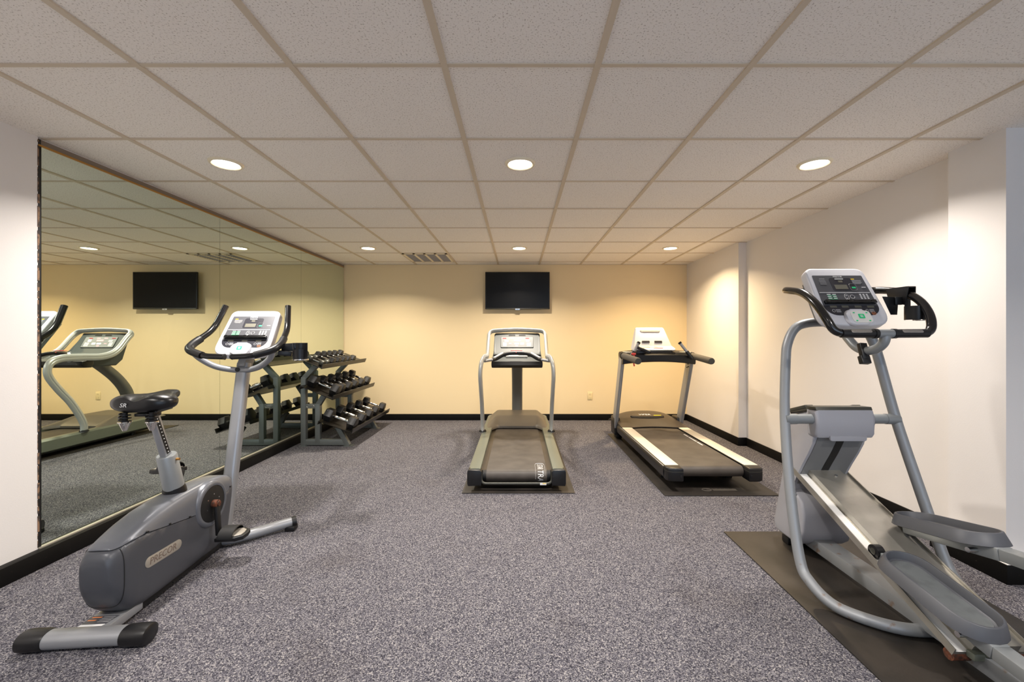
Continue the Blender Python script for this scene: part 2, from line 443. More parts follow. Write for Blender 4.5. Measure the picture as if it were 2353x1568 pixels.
# ================================================================== consoles shared by bike and elliptical
def console(root, Mx, off, bike):
    """Mx: x right, y up along the face, z towards the user"""
    def outl():
        c = [(-.155,.178,.042),(.155,.178,.042),(.170,-.172,.075),(.03,-.184,.02),(-.03,-.184,.02),(-.170,-.172,.075)]; o = []
        for i in range(6):
            p, q, r = V(c[i-1][:2]), V(c[i][:2]), V(c[(i+1) % 6][:2]); d = c[i][2]
            e1 = q + (p-q).normalized()*min(d, (p-q).length*.48); e2 = q + (r-q).normalized()*min(d, (r-q).length*.48)
            for k in range(9):
                t = k/8; o.append(tuple(e1*(1-t)**2 + q*2*t*(1-t) + e2*t*t))
        return o[::-1]
    con = MB().loft([[Mx @ V((x*k, y*k, z)) for x, y in outl()] for k, z in ((.955,-.046),(.99,-.040),(1,-.030),(1,-.002),(.993,.004),(.975,.0075),(.95,.008))], ).build('console', 'bezel', root, off=off, ang=55)
    MB().prism([(x*.86, y*.86) for x, y in outl()], -.075, -.044, Mx, .012, 2).build('rear_shell', 'mid', con, off=off)
    # dark overlay: square top, big round lower corners
    ov = [(x*(1.045-.32*y), y) for x, y in rrect(.262, .252, (.06, .004, .004, .06), 7, 0, .002)]
    MB().prism(ov, .0075, .0095, Mx).build('overlay', 'overlay', con, off=off, smooth=False)
    w = MB().prism(rrect(.276, .058, (.055, .002, .002, .055), 7, 0, -.0935), .0094, .0102, Mx)
    w.prism(rrect(.118, .082, .012, 4, .008 if bike else .008, .070), .0094, .0102, Mx); w.build('dark_field', 'overlay2', con, off=off, smooth=False)
    for a in [(.066, .028, -.004, .052), (.022, .012, .004, .088)] + [(.034, .012, x, -.072) for x in ((-.085, 0, .085) if bike else (-.092, -.032, .034, .098))]:
        MB().prism(rrect(a[0], a[1], .001, 2, a[2], a[3]), .0101, .0108, Mx).build('display', 'lcd', con, off=off, smooth=False)
    w = MB(); z0, z1 = .0101, .0106
    w.prism(rrect(.262, .003, .001, 1, 0, .016), z0, z1, Mx)
    text_into(w, 'PRECOR', .013, Mx @ Matrix.Translation((0, .118, z1)))
    for k in range(5): w.prism(rrect(.009, .005, .001, 1, -.016+k*.009, .104), z0, z1+.0006, Mx)
    def ring(x, y, rx, ry): w.sweep([Mx @ V((x+rx*math.cos(a*PI/10), y+ry*math.sin(a*PI/10), z1)) for a in range(20)], circ(.0008, 5), loop=True)
    ring(.0, -.012, .010, .018); ring(.030, -.010, .011, .011)
    w.prism([(-.004, -.006), (.004, -.006), (0, .001)], z0, z1, Mx); w.prism([(-.004, -.018), (0, -.025), (.004, -.018)], z0, z1, Mx)
    for a in range(4):
        for b in range(3): w.prism(rrect(.010, .005, .002, 2, .075+b*.017, .004-a*.0085), z0, z1, Mx)
    for a in range(3): w.prism(rrect(.020, .0045, .001, 1, -.088, .004-a*.012), z0, z1, Mx); w.prism(rrect(.018, .0045, .001, 1, -.06, .004-a*.012), z0, z1, Mx)
    for sx in (-1, 1):
        for a in range(3): w.prism(rrect(.024, .0022, .0005, 1, sx*.085+.01, -.090-a*.007), z0, z1, Mx)
        ring(sx*.085-.014, -.097, .007, .008)
    w.prism(rrect(.022, .004, .001, 1, .112, .050), z0, z1, Mx)
    w.build('printed_marks', 'mark', con, off=off, smooth=False)
    w = MB(); sx = -1 if bike else 1
    for a in range(5): w.prism(rrect(.048-(.014 if a == 4 else 0), .0032, .0005, 1, sx*.090, .0945-a*.0055), z0, z1, Mx)
    if not bike:
        for a in range(4): w.prism(rrect(.034, .003, .0005, 1, -.090, .094-a*.008), z0, z1, Mx)
        w.prism(rrect(.028, .004, .0005, 1, -.088, .104), z0, z1, Mx)
    w.build('small_print', 'markg', con, off=off, smooth=False)
    MB().prism(rrect(.018, .006, .0005, 1, sx*.090-(.016 if not bike else .014), .103), z0, z1, Mx).build('warning_flash', 'yel', con, off=off, smooth=False)
    MB().prism(rrect(.020, .010, .002, 2, .060, .048), z0, z1, Mx).build('heart_mark', 'grn', con, off=off, smooth=False)
    w = MB()
    for a in range(3): w.prism(rrect(.046, .0015, .0005, 1, -.074, -.0015-a*.012), z0, z1, Mx)
    w.build('green_marks', 'grn', con, off=off, smooth=False)
    w = MB().sweep([Mx @ V((.058+.034*x, .052+.040*y, z1)) for x, y in rrect(1, 1, .2, 3)], circ(.0007, 5), loop=True)
    w.build('window_outline', 'markg', con, off=off)
    w = MB().sweep([Mx @ V((.098+.010*math.cos(a*PI/10), -.113+.009*math.sin(a*PI/10), z1)) for a in range(20)], circ(.001, 5), loop=True)
    w.prism(rrect(.011, .004, .001, 1, .098, -.113), z0, z1, Mx); w.build('stop_mark', 'orange', con, off=off)
    # reading ledge
    w = MB()
    for (y, zz, h) in ((-.040, .022, .008), (-.054, .030, .007)): w.prism(rrect(.252, h, .003, 3, 0, y), .009, zz, Mx, .001)
    for x in (-.118, 0, .118): w.prism(rrect(.022, .02, .003, 3, x, -.047), .009, .026, Mx, .001)
    w.build('reading_ledge', 'gloss', con, off=off)
    # keypad pod
    pod = MB().prism(rrect(.118, .090, .030, 6, 0, -.142), .004, .026, Mx, .010, 3); pod = pod.build('keypad_pod', 'bezel', con, off=off)
    kx = .012 if not bike else -.004
    MB().prism(rrect(.098, .070, .018, 5, kx, -.142), .0255, .0275, Mx).build('keypad', 'key' if not bike else 'bezel', con, off=off)
    w = MB().prism(rrect(.030, .026, .004, 3, kx, -.140), .0274, .0283, Mx)
    if not bike:
        for dx in (-.032, .032):
            for dy in (-.024, .022): w.prism(rrect(.010, .006, .002, 2, kx+dx, -.142+dy), .0274, .0279, Mx)
    w.build('go_key', 'grn', con, off=off, smooth=False)
    w = MB(); 
    for a in range(3): w.prism(rrect(.014, .0025, .0005, 1, kx, -.135-a*.005), .0282, .0286, Mx)
    w.build('key_print', 'mark', con, off=off, smooth=False)
    return con

# ================================================================== exercise bike
A = math.radians(4.8)
BIKE['on'] = True          # stretch the bike's drafted profile to its measured length
bike = thing('exercise_bike', 'grey upright exercise bike with black saddle and bullhorn handlebars beside the mirrors', 'exercise bike', (-1.705, 1.645, 0), A)
SEC = [(.018,.235,.300,.040),(.024,.195,.328,.055),(.036,.160,.348,.066),(.054,.125,.364,.076),(.080,.092,.378,.084),(.115,.062,.391,.0885),(.17,.047,.410,.090),(.26,.044,.434,.090),
       (.34,.043,.446,.089),(.42,.043,.452,.087),(.50,.042,.453,.084),(.58,.040,.452,.081),(.66,.038,.447,.077),(.73,.036,.437,.073),(.785,.036,.420,.068),(.815,.040,.400,.060),(.828,.055,.375,.048)]
def seam(v):
    K = [(.0,.350),(.06,.354),(.10,.361),(.17,.366),(.29,.346),(.42,.324),(.58,.300),(.80,.352),(.9,.36)]
    for (a, b), (c, d) in zip(K, K[1:]):
        if a <= v <= c: return b + (d-b)*(v-a)/(c-a)
    return .36
def shear(v, w):
    k = max(0., (v-.45)/.38); return v - k*.085*max(0., 1-w/.40)
def sec_ring(v, b, t, hw, n=44, ex=4.2):
    o = []
    for k in range(n):
        a = 2*PI*k/n; c, s = math.cos(a), math.sin(a)
        u = hw*math.copysign(abs(c)**(2/ex), c); w = (b+t)/2 + (t-b)/2*math.copysign(abs(s)**(2/ex), s)
        o.append((u, v, w))
    return o
lo, up = [], []
fine = []
for (a, b) in zip(SEC, SEC[1:]):
    for k in range(3): fine.append(tuple(a[i]+(b[i]-a[i])*k/3 for i in range(4)))
fine.append(SEC[-1])
for (v, b, t, hw) in fine:
    r = sec_ring(v, b, t, hw, ex=2.9 + 1.4*min(1, v/.2)); sv = seam(v)
    ex_ = 2.9 + 1.4*min(1, v/.2); us = hw*max(0, 1-min(1, abs((sv-(b+t)/2)/((t-b)/2)))**ex_)**(1/ex_)
    cl = lambda u: max(-us, min(us, u))
    lo.append([V((u if w <= sv else cl(u), shear(y, min(w, sv)), min(w, sv-.0018))) for u, y, w in r])
    if t > sv + .004: up.append([V((u if w >= sv else cl(u), shear(y, max(w, sv)), max(w, min(sv+.0018, t)))) for u, y, w in r])

lower = MB().loft(lo).build('lower_shroud', 'shroud', bike, ang=50)
MB().loft(up).build('upper_shroud', 'shroud2', bike, ang=50)
ring = [p for p in sec_ring(.066, .109, .371, .0802, ex=3.36) if p[2] < .355]
ring = sorted([p for p in ring], key=lambda p: math.atan2(p[2]-.37, p[0]))
w = MB().tube([V(p) for p in ring], .0016, 6); w.build('seam', 'blackm', bike)
for (v, z) in ((.169,.372),(.293,.352),(.42,.330),(.775,.357),(.316,.062)):
    w = MB()
    w.cyl((.084 if v < .5 else .066, shear(v, z), z), (.0925 if v < .5 else .0715, shear(v, z), z), .0045, 12)
    w.build('screw', 'blackm', bike)
# frame spine under the shroud and rear stabiliser
w = MB().bar((0, .10, .040), (0, .80, .035), .10, .04, bev=.004); w.build('frame_spine', 'blackm', bike)
foot = MB().prism([(-.058, .0), (.058, .0), (.060, .18), (-.060, .18)], .026, .064, None, .004); foot = foot.build('foot_plate', 'silver', bike)
MB().prism([(-.058, .034), (.036, .034), (.046, .086), (-.062, .086)], .0635, .0648).build('instruction_sticker', 'overlay', foot, smooth=False)
w = MB(); w.prism([(-.052, .074), (-.016, .074), (-.014, .080), (-.052, .080)], .0647, .0652); w.prism([(-.054, .056), (-.024, .056), (-.022, .062), (-.054, .062)], .0647, .0652); w.build('orange_print', 'orange', foot, smooth=False)
w = MB()
for k in range(4): w.prism(rrect(.045, .004, .001, 1, .014, .048+k*.010), .0647, .0651)
w.build('grey_print', 'markg', foot, smooth=False)
MB().prism([(-.06, .020), (.028, .020), (.034, .034), (-.057, .034)], .0638, .0650).build('serial_plate', 'mark', foot, smooth=False)
w = MB().sweep([(-.165, 0, .038), (.165, 0, .038)], circ(.037, 28, .032, 2.3)); w.build('rear_stabiliser', 'silver', bike)
for sx in (-1, 1):
    prof = circ(1., 28, .86, 2.3)
    w = MB().sweep([(sx*.140, 0, .038), (sx*.150, 0, .038), (sx*.215, 0, .038), (sx*.231, 0, .038), (sx*.235, 0, .038)], prof, scale=[.039, .0415, .043, .041, .033])
    cap = w.build('stabiliser_cap', 'black', bike)
# front stabiliser
P = spline([(-.345,.985,.045),(-.26,.93,.040),(-.17,.855,.038),(-.06,.79,.038),(.06,.79,.038),(.17,.855,.038),(.26,.93,.040),(.345,.985,.045)], 8)
MB().tube(P, .030, 18).build('front_stabiliser', 'silver', bike, fit=False)
for s_, p, q in ((-1, P[0], P[4]), (1, P[-1], P[-5])):
    d = (p-q).normalized()
    w = MB().cyl(p-d*.004, p+d*.022, .0315, 20); w.box(p.x-.03, p.x+.03, p.y-.045, p.y+.02, .0, .03, .008)
    w.build('wheel_cap', 'black', bike, fit=False)
# crank
cu, cv, cw = .079, .585, .33
MX = frame((0, cv, cw), (0, 1, 0), (0, 0, 1))        # local z = +u
w = MB().lathe([(.0, .02), (.124, .06), (.122, .080), (.114, .0905), (.102, .094), (.095, .092), (.094, .086), (.0, .086)], MX, 40); w.build('crank_bulge', 'shroud2', bike)
disc = MB().lathe([(0, .085), (.0935, .085), (.0935, .0905), (.088, .0925), (0, .0925)], MX, 40).build('crank_disc', 'blackm', bike)
for k in range(6):
    a = k*PI/3 + .4; w = MB(); w.lathe([(0, .092), (.0035, .092), (.0035, .094), (0, .094)], MX @ Matrix.Translation((.05*math.cos(a), .05*math.sin(a), 0)), 10)
    w.build('disc_bolt', 'chrome', disc)
w = MB().lathe([(.020, .092), (.020, .118), (.013, .120), (.013, .126), (.006, .127), (0, .124)], MX, 18); w.build('spindle', 'rust', bike)
def pedal(sgn, v, z, tilt):
    pa = MB().bar((sgn*.110, cv+.002, cw), (sgn*.118, v, z), .030, .018, up=(1,0,0), bev=.005)
    pa.build('crank_arm', 'blackm', bike)
    Mp = Matrix.Translation((sgn*.128, v, z)) @ Matrix.Rotation(tilt, 4, 'X')
    Mp = Mp @ Matrix.Diagonal((1.2, 1.08, 1, 1))
    w = MB().prism([(0, -.048), (sgn*.085, -.048), (sgn*.112, -.030), (sgn*.118, 0), (sgn*.112, .030), (sgn*.085, .048), (0, .048)], -.012, .010, Mp, .004)
    pd = w.build('pedal', 'black', bike)
    w = MB().prism([(sgn*.012, -.036), (sgn*.080, -.036), (sgn*.100, -.024), (sgn*.104, 0), (sgn*.100, .024), (sgn*.080, .036), (sgn*.012, .036)], .009, .014, Mp, .002); w.build('tread', 'badge', pd)
    R_ = []
    for k in range(9):
        a = PI*k/8; R_.append([Mp @ V((sgn*x, -.052*math.cos(a), .004+.040*math.sin(a))) for x in (.012, .072)] + [Mp @ V((sgn*x, -.049*math.cos(a), .003+.037*math.sin(a))) for x in (.074, .010)])
    MB().loft(R_).build('strap', 'blackm', pd)
pedal(1, cv+.004, cw-.172, .12); pedal(-1, cv+.075, cw+.164, -.12)
# badge
Mb = frame((.0905, .258, .233), V((0, .193, -.006)), V((0, .006, .193)))
bd = MB().prism(rrect(.208, .047, .023, 6), -.004, .0015, Mb, .001).build('badge', 'badge', bike)
w = MB(); text_into(w, 'PRECOR', .042, Mb @ Matrix.Translation((-.006, 0, .0018)), .12, .98); w.build('lettering', 'ink', bd, smooth=False)
# seat tube, post, saddle
a, b = V((0, .452, .425)), V((0, .392, .650)); d = (b-a).normalized()
w = MB().sweep([a - d*.02, a + d*.040, a + d*.058], circ(1., 30, .92), scale=[.052, .049, .045]); w.build('seat_boot', 'black', bike)
w = MB().sweep([a, b-d*.004, b], circ(1., 30, .98), scale=[.044, .041, .038]); sl = w.build('seat_sleeve', 'silver2', bike)
k = b - d*.025
w = MB().cyl((.034, k.y, k.z), (.056, k.y, k.z), .006, 12); w.build('height_pin', 'gold', bike)
c = V((0, .312, .868))
post = MB().bar(b - d*.05, c, .029, .038, up=(0,1,0), bev=.003).build('seat_post', 'silver', bike)
e1, e2 = b + d*.010, c - d*.02
w = MB().bar(e1 + V((.0148, -.003, 0)), e2 + V((.0148, -.003, 0)), .0012, .020, up=(0,1,0)); w.build('height_scale', 'blackm', post, smooth=False)
w = MB()
for k in range(11):
    p = e1.lerp(e2, (k+.5)/11) + V((.0156, -.003, 0)); w.box(p.x-.0002, p.x+.0006, p.y-.003, p.y+.003, p.z-.0025, p.z+.0025)
w.build('scale_marks', 'mark', post, smooth=False)
SD = [(.208,.05,.950,.905),(.214,.088,.960,.893),(.230,.118,.968,.885),(.255,.133,.971,.882),(.285,.131,.969,.884),(.315,.112,.965,.890),(.343,.085,.963,.900),(.37,.060,.966,.908),(.395,.046,.970,.914),(.420,.038,.972,.920),(.436,.032,.969,.924),(.444,.020,.960,.931)]
R_ = []
for (v, hw, t, bt) in SD:
    r = []
    for k in range(36):
        a_ = 2*PI*k/36; cc, ss = math.cos(a_), math.sin(a_)
        u = hw*math.copysign(abs(cc)**.85, cc); z_ = (t+bt)/2 + (t-bt)/2*math.copysign(abs(ss)**.8, ss)
        if ss > 0: z_ -= ss*.030*math.exp(-(u/.035)**2)*min(1, hw/.12)*(1 if v < .34 else .5)
        r.append(V((u, v, z_)))
    R_.append(r)
sad = MB().loft(R_).build('saddle', 'vinyl', bike, ang=70)
w = MB(); text_into(w, 'SR', .025, frame((-.042, .2045, .922), (1, -.14, 0), (0, .06, 1)), .2, 1.25); w.build('lettering', 'mark', sad, smooth=False)
w = MB().bar((0, .24, .872), (0, .40, .882), .05, .014, bev=.003); w.box(-.022, .022, .29, .335, .855, .885, .004); w.build('seat_clamp', 'black', bike)
for sx in (-1, 1):
    x = sx*.057; v = .232
    P = [(x + .0205*math.cos(t*PI/6)*(.8+.2*min(1, t/20)), v + .0205*math.sin(t*PI/6)*(.8+.2*min(1, t/20)), .888 - t*.0011) for t in range(40)]
    sp = MB().tube(P, .0034, 8).build('spring', 'black', bike)
    MB().lathe([(0, .846), (.0245, .846), (.0255, .842), (.021, .838), (.008, .804), (0, .804)], Matrix.Translation((x, v, 0)), 24).build('spring_cone', 'chrome', sp)
    MB().lathe([(.0, .838), (.011, .838), (.011, .862), (.010, .886), (0, .886)], Matrix.Translation((x, v, 0)), 20).build('spring_core', 'blackm', sp)
# mast, yoke, handlebars
w = MB().sweep([(0, .812, .05), (0, .884, .365), (0, 1.02, 1.06)], circ(.0375, 28, .031, 2.8)); mast = w.build('mast', 'silver', bike)
w = MB().lathe([(0, 0), (.014, 0), (.014, .004), (0, .004)], frame((-.012, .972, 1.022), (1, 0, 0), (0, .19, 1)), 20); w.build('mast_plug', 'blackm', mast)
Yk = spline([(-.235,.90,1.145),(-.205,.93,1.095),(-.135,.955,1.045),(-.06,.985,1.022),(.0,.99,1.018),(.06,.985,1.022),(.135,.955,1.045),(.205,.93,1.095),(.235,.90,1.145)], 6)
MB().tube(Yk, .018, 14).build('handlebar_yoke', 'silver', bike)
for sx in (-1, 1):
    P = fillet([(sx*.022,.862,1.108),(sx*.13,.858,1.112),(sx*.250,.885,1.148),(sx*.262,.95,1.185),(sx*.232,1.090,1.276),(sx*.200,1.165,1.442)], [.03,.06,.05,.06], 6)
    sc = [1.0 if (abs(p.x) > .2) else .92 for p in P]
    hb = MB().sweep(P, circ(.0185, 16), scale=sc).build('handlebar', 'gloss', bike)
    w = MB().sweep(fillet([(sx*.150,.862,1.117),(sx*.250,.885,1.148),(sx*.262,.95,1.185),(sx*.252,1.0,1.215)], [.06,.05], 6), circ(.0235, 16, .022)); w.build('elbow_cover', 'black', hb)
    MB().lathe([(0, .012), (.012, .010), (.0175, .003), (.0185, -.002)], frame((sx*.022, .862, 1.108), (0,0,1), (0,1,0)) if sx < 0 else frame((sx*.022, .862, 1.108), (0,1,0), (0,0,1)) @ Matrix.Rotation(PI, 4, 'X'), 16).build('grip_end', 'black', hb)
# cup holder
w = MB().bar((.262, .95, 1.16), (.345, .965, 1.165), .006, .05, up=(0,0,1), bev=.002); w.bar((.25, .94, 1.13), (.32, .965, 1.12), .05, .03, bev=.004)
n = 18; R0, R1 = [], []
for k in range(n+1):
    a_ = PI*.30 + 1.45*PI*k/n
    for (rr, L_) in ((.046, R0), (.043, R1)): L_.append((rr*math.cos(a_), rr*math.sin(a_)))
cx, cy = .372, .965
def lip(k): return 1.19 - .045*max(0, math.sin((k/n)*PI*1.1-.2))
rings = []
for k in range(n+1):
    rings.append([V((cx+R0[k][0], cy+R0[k][1], 1.085)), V((cx+R0[k][0], cy+R0[k][1], 1.19 if k < 12 else 1.15)), V((cx+R1[k][0], cy+R1[k][1], 1.19 if k < 12 else 1.15)), V((cx+R1[k][0], cy+R1[k][1], 1.085))])
w.loft(rings); ch = w.build('cup_holder', 'black', bike)
MB().lathe([(.028, 0), (.046, 0), (.047, .004), (.046, .008), (.028, .008), (.028, 0)], Matrix.Translation((cx, cy, 1.080)), 26).build('base_ring', 'chrome', ch)
BIKE['on'] = False
cm = frame((0, 1.138, 1.257), (1,0,0), (0, .585, .811)) @ Matrix.Scale(1.025, 4)
console(bike, cm, (0,0,0), True)
BIKE['on'] = True
w = MB().bar((0, 1.01, 1.02), (0, 1.125, 1.21), .09, .05, up=(1,0,0), bev=.01); w.build('console_neck', 'mid', bike)
BIKE['on'] = False

# ================================================================== elliptical trainer
EX = 1.70; EO = V((EX, 1.9, 0))
ell = thing('elliptical_trainer', 'silver elliptical trainer with two grey foot pedals beside the white pillar', 'elliptical trainer', EO)
def E3(x, y, z): return V((EX+x, y, z))
half = [(.12,1.70,.0315),(.22,1.755,.0315),(.30,1.84,.038),(.340,1.93,.085),(.347,1.994,.16),(.328,2.093,.448),(.2925,2.19,.795),(.253,2.245,1.10),(.232,2.258,1.20),(.19,2.262,1.275),(.12,2.262,1.303)]
loop = [E3(0,1.69,.0315)] + [E3(*p) for p in half] + [E3(0,2.262,1.308)] + [E3(-x,y,z) for x,y,z in half[::-1]]
ft = MB().tube(spline(loop, 8, closed=True), .0238, 18, loop=True).build('frame_tube', 'silrust', ell, off=EO)
w = MB().cyl(E3(-.285,2.19,.795), E3(.285,2.19,.795), .0255, 22); w.build('crossbar', 'silver2', ell, off=EO)
for sx in (-1, 1):
    w = MB().cyl(E3(sx*.30,2.187,.795), E3(sx*.235,2.19,.795), .0275, 22); w.build('crossbar_collar', 'silver2', ell, off=EO)
# spine beam
sp = MB().bar(E3(-.015,.70,.070), E3(-.015,2.37,.075), .098, .062, bev=.004).build('spine_beam', 'silrust', ell, off=EO)
w = MB().bar(E3(-.20,.80,.030), E3(.20,.80,.030), .06, .044, bev=.006); w.bar(E3(-.12,2.46,.030), E3(.12,2.46,.030), .06, .044, bev=.006); w.build('foot_bar', 'black', ell, off=EO)
# front housing
prof = [(2.185,.705),(2.205,.66),(2.238,.60),(2.282,.53),(2.322,.46),(2.35,.40),(2.362,.36),(2.325,.345),(2.29,.315),(2.272,.25),(2.275,.16),(2.30,.095),(2.34,.062),
        (2.50,.062),(2.532,.082),(2.542,.115),(2.40,.64),(2.385,.76),(2.35,.792),(2.22,.838),(2.20,.838)]
MH = frame((EX, 0, 0), (0,1,0), (0,0,1))                # local z = +x world
MB().prism(prof, -.138, .138, MH, .014, 3).build('front_housing', 'light', ell, off=EO)
hp = [(2.158,.846),(2.150,.80),(2.148,.722),(2.160,.703),(2.225,.703),(2.240,.77),(2.235,.846)]
MB().prism(hp, -.153, .153, MH, .018, 4).build('head_cover', 'light', ell, off=EO)
w = MB().prism(rrect(.19, .030, (.012,.002,.002,.012), 4, 0, .702), -.012, .001, frame((EX+.012, 2.1495, 0), (1,0,0), (0,0,1)), .003); w.build('head_lip', 'light', ell, off=EO)
w = MB().prism([(2.160,.845),(2.168,.862),(2.24,.858),(2.37,.806),(2.37,.790),(2.24,.838)], -.148, .148, MH, .006)
w.bar(E3(-.128,2.24,.852), E3(-.128,2.40,.800), .045, .02, bev=.004); w.bar(E3(.128,2.24,.852), E3(.128,2.40,.800), .045, .02, bev=.004)
w.build('top_cap', 'dgrey', ell, off=EO)
# curved face plate and slot
cv_ = spline([(0,2.1835,.702),(0,2.203,.66),(0,2.236,.60),(0,2.280,.53),(0,2.320,.46),(0,2.348,.40)], 5)
def strip(wd, offn, th):
    R_ = []
    for i, p in enumerate(cv_):
        t_ = (cv_[min(i+1, len(cv_)-1)] - cv_[max(i-1, 0)]).normalized(); nn = V((0, t_.z, -t_.y)).normalized()
        if nn.y > 0: nn = -nn
        q = p + nn*offn; R_.append([V((EX-wd, q.y, q.z)), V((EX+wd, q.y, q.z)), V((EX+wd, q.y+th*-nn.y, q.z-nn.z*th)), V((EX-wd, q.y+th*-nn.y, q.z-nn.z*th))])
    return MB().loft(R_)
fp = strip(.122, .002, .004).build('face_plate', 'mid', ell, off=EO)
strip(.020, .0035, .003).build('slot', 'blackm', fp, off=EO)
w = MB()
for sx in (-1, 1):
    w.lathe([(0,0),(.006,0),(.006,.003),(0,.003)], frame((EX+sx*.055, 2.258, .566), (1,0,0), (0,.5,-.8)) , 12)
w.build('plate_holes', 'blackm', fp, off=EO)
# ramp
T, B = V((0,2.365,.478)), V((0,1.485,.098)); sl = (T-B).normalized(); nr = V((0,-sl.z,sl.y)); L_ = (T-B).length
MR = frame(E3(0, B.y, B.z), (1,0,0), nr)                # x across, y = normal up, z = -slope... prism along local z
rp = [(-.143,.016),(-.139,.016),(-.139,.003),(-.084,.003),(-.084,.036),(.084,.036),(.084,.003),(.139,.003),(.139,.016),(.143,.016),(.143,-.014),(-.143,-.014)]
zs = MR.to_3x3() @ V((0,0,1)); sg = 1 if zs.dot(sl) > 0 else -1
MB().prism(rp, 0, sg*L_, MR).build('ramp', 'alu', ell, off=EO, smooth=False)
for sx in (-1, 1):
    MB().prism([(sx*.134,.0028),(sx*.090,.0028),(sx*.090,.0045),(sx*.134,.0045)], 0, sg*(L_-.05), MR).build('roller_track', 'track' if sx < 0 else 'alu', ell, off=EO, smooth=False)
w = MB()
for k in (.03, .10): w.lathe([(0,.036),(.009,.036),(.008,.040),(0,.041)], MR @ Matrix.Translation((-.01+k*.4,0,sg*(L_-k))) @ Matrix.Rotation(-PI/2, 4, 'X') , 14)
w.build('ramp_bolts', 'chrome', ell, off=EO)
def slope_pt(Y, n): 
    p = B + sl*((Y-B.y)/sl.y); return p + nr*n
def stadium(l, wd, o, n=10):
    r = wd/2 + o; h = l/2 - wd/2; q = []
    for k in range(n+1): a_ = -PI/2 + PI*k/n; q.append((r*math.cos(a_)*1.0, 0)) if False else None
    for k in range(n+1):
        a_ = PI*k/n; q.append((r*math.cos(a_), h + r*.95*math.sin(a_)))
    for k in range(n+1):
        a_ = PI + PI*k/n; q.append((r*math.cos(a_), -h + r*.95*math.sin(a_)))
    return q
def foot_pedal(sx, f, r, roll_y, tail):
    x = sx*.108
    f, r = E3(x, *f), E3(x, *r); mid = (f+r)/2; yv = (f-r).normalized(); L = (f-r).length
    Mp = frame(mid, (1,0,0), yv)
    rings = []
    for (o, z) in ((.016,-.048),(.019,-.046),(.004,-.002),(.001,0),(-.004,0),(-.006,-.003),(-.012,-.030),(-.020,-.034)):
        rings.append([Mp @ V((a_, b_, z)) for a_, b_ in stadium(L, .160, o)])
    pd = MB().loft(rings).build('foot_pedal', 'pedal', ell, off=EO, ang=50)
    MB().prism(stadium(L, .160, -.022), -.0345, -.031, Mp).build('tread_pad', 'pad', pd, off=EO)
    rp_ = slope_pt(roll_y, .030); rc = E3(sx*.117, rp_.y, rp_.z)
    m2_ = mid - (Mp.to_3x3() @ V((0,0,1)))*.069
    a_ = m2_ + yv*(L/2-.02); b_ = m2_ - yv*(L/2+.02)
    arm = MB().bar(a_, b_, .062, .046, bev=.004)
    arm.bar(b_, E3(x, *tail), .060, .044, bev=.004); arm.bar(rc, a_ - yv*.02, .02, .03, bev=.004)
    ar = arm.build('pedal_arm', 'silver2', ell, off=EO)
    w = MB().cyl(rc + V((-.016,0,0)), rc + V((.016,0,0)), .028, 24); w.build('roller', 'black', ar, off=EO)
    w = MB().cyl(rc + V((-.018,0,0)), rc + V((.018,0,0)), .014, 18); w.build('roller_hub', 'dgrey', ar, off=EO)
    q = b_ + yv*.075
    w = MB().cyl(q + V((-.065,0,-.004)), q + V((.02,0,-.004)), .010, 16); w.build('pin', 'chrome', ar, off=EO)
foot_pedal(-1, (1.765,.322), (1.378,.256), 1.845, (.85,.14))
foot_pedal(1, (1.955,.408), (1.570,.484), 1.965, (.85,.50))
for sx in (-1, 1): MB().cyl(E3(sx*.140,1.505,.078), E3(sx*.075,1.505,.078), .020, 16).build('ramp_pivot', 'rust', ell, off=EO)
w = MB().bar(E3(-.10,1.47,.10), E3(-.02,1.47,.10), .03, .026, bev=.004); w.cyl(E3(-.06,1.455,.120), E3(.01,1.455,.120), .014, 16); w.build('ramp_bracket', 'green', ell, off=EO)
# rear drive housing (out of frame)
hp = [(.42,.05),(.40,.30),(.46,.52),(.60,.62),(.78,.60),(.92,.46),(.97,.25),(.95,.05)]
MB().prism(hp, -.06, .06, MH, .02, 2).build('drive_housing', 'light', ell, off=EO)
for sx in (-1, 1):
    w = MB().lathe([(0,.0),(.17,.0),(.17,.02),(0,.02)], frame(E3(sx*.062,.80,.32), (0,1,0), (0,0,1)) @ Matrix.Rotation(0 if sx > 0 else PI, 4, 'X'), 30); w.build('crank_disc', 'dgrey', ell, off=EO)
# handlebars
HP = [(.045,1.927,1.243),(.14,1.927,1.243),(.225,1.935,1.246),(.248,1.955,1.315),(.262,2.015,1.400),(.262,2.105,1.456),(.258,2.225,1.478),(.235,2.275,1.482),(.12,2.285,1.475)]
for sx in (-1, 1):
    P = fillet([E3(sx*x,y,z) for x,y,z in HP], [.03,.10,.045,.06,.05,.05,.05], 6)
    hb = MB().tube(P, .019, 16).build('handlebar', 'gloss', ell, off=EO)
    w = MB().cyl(E3(sx*.045,1.927,1.243), E3(sx*.20,1.929,1.2445), .0205, 18); w.cyl(E3(sx*.036,1.927,1.243), E3(sx*.052,1.927,1.243), .023, 18); w.build('grip_sleeve', 'black', hb, off=EO)
    w = MB().prism(rrect(.095, .016, .007, 4), .0165, .0215, frame(E3(sx*.118,1.928,1.244), (1,0,0), (0,.5,.86)), .001); w.build('pulse_plate', 'chrome', hb, off=EO)
w = MB().cyl(E3(-.04,1.927,1.243), E3(.04,1.927,1.243), .020, 20); w.build('bar_clamp', 'silver2', ell, off=EO)
P = spline([E3(.005,1.927,1.235), E3(.003,1.935,1.20), E3(-.002,1.965,1.172), E3(-.005,2.02,1.160), E3(-.005,2.08,1.176), E3(-.003,2.13,1.215), E3(0,2.19,1.272), E3(0,2.262,1.305)], 6)
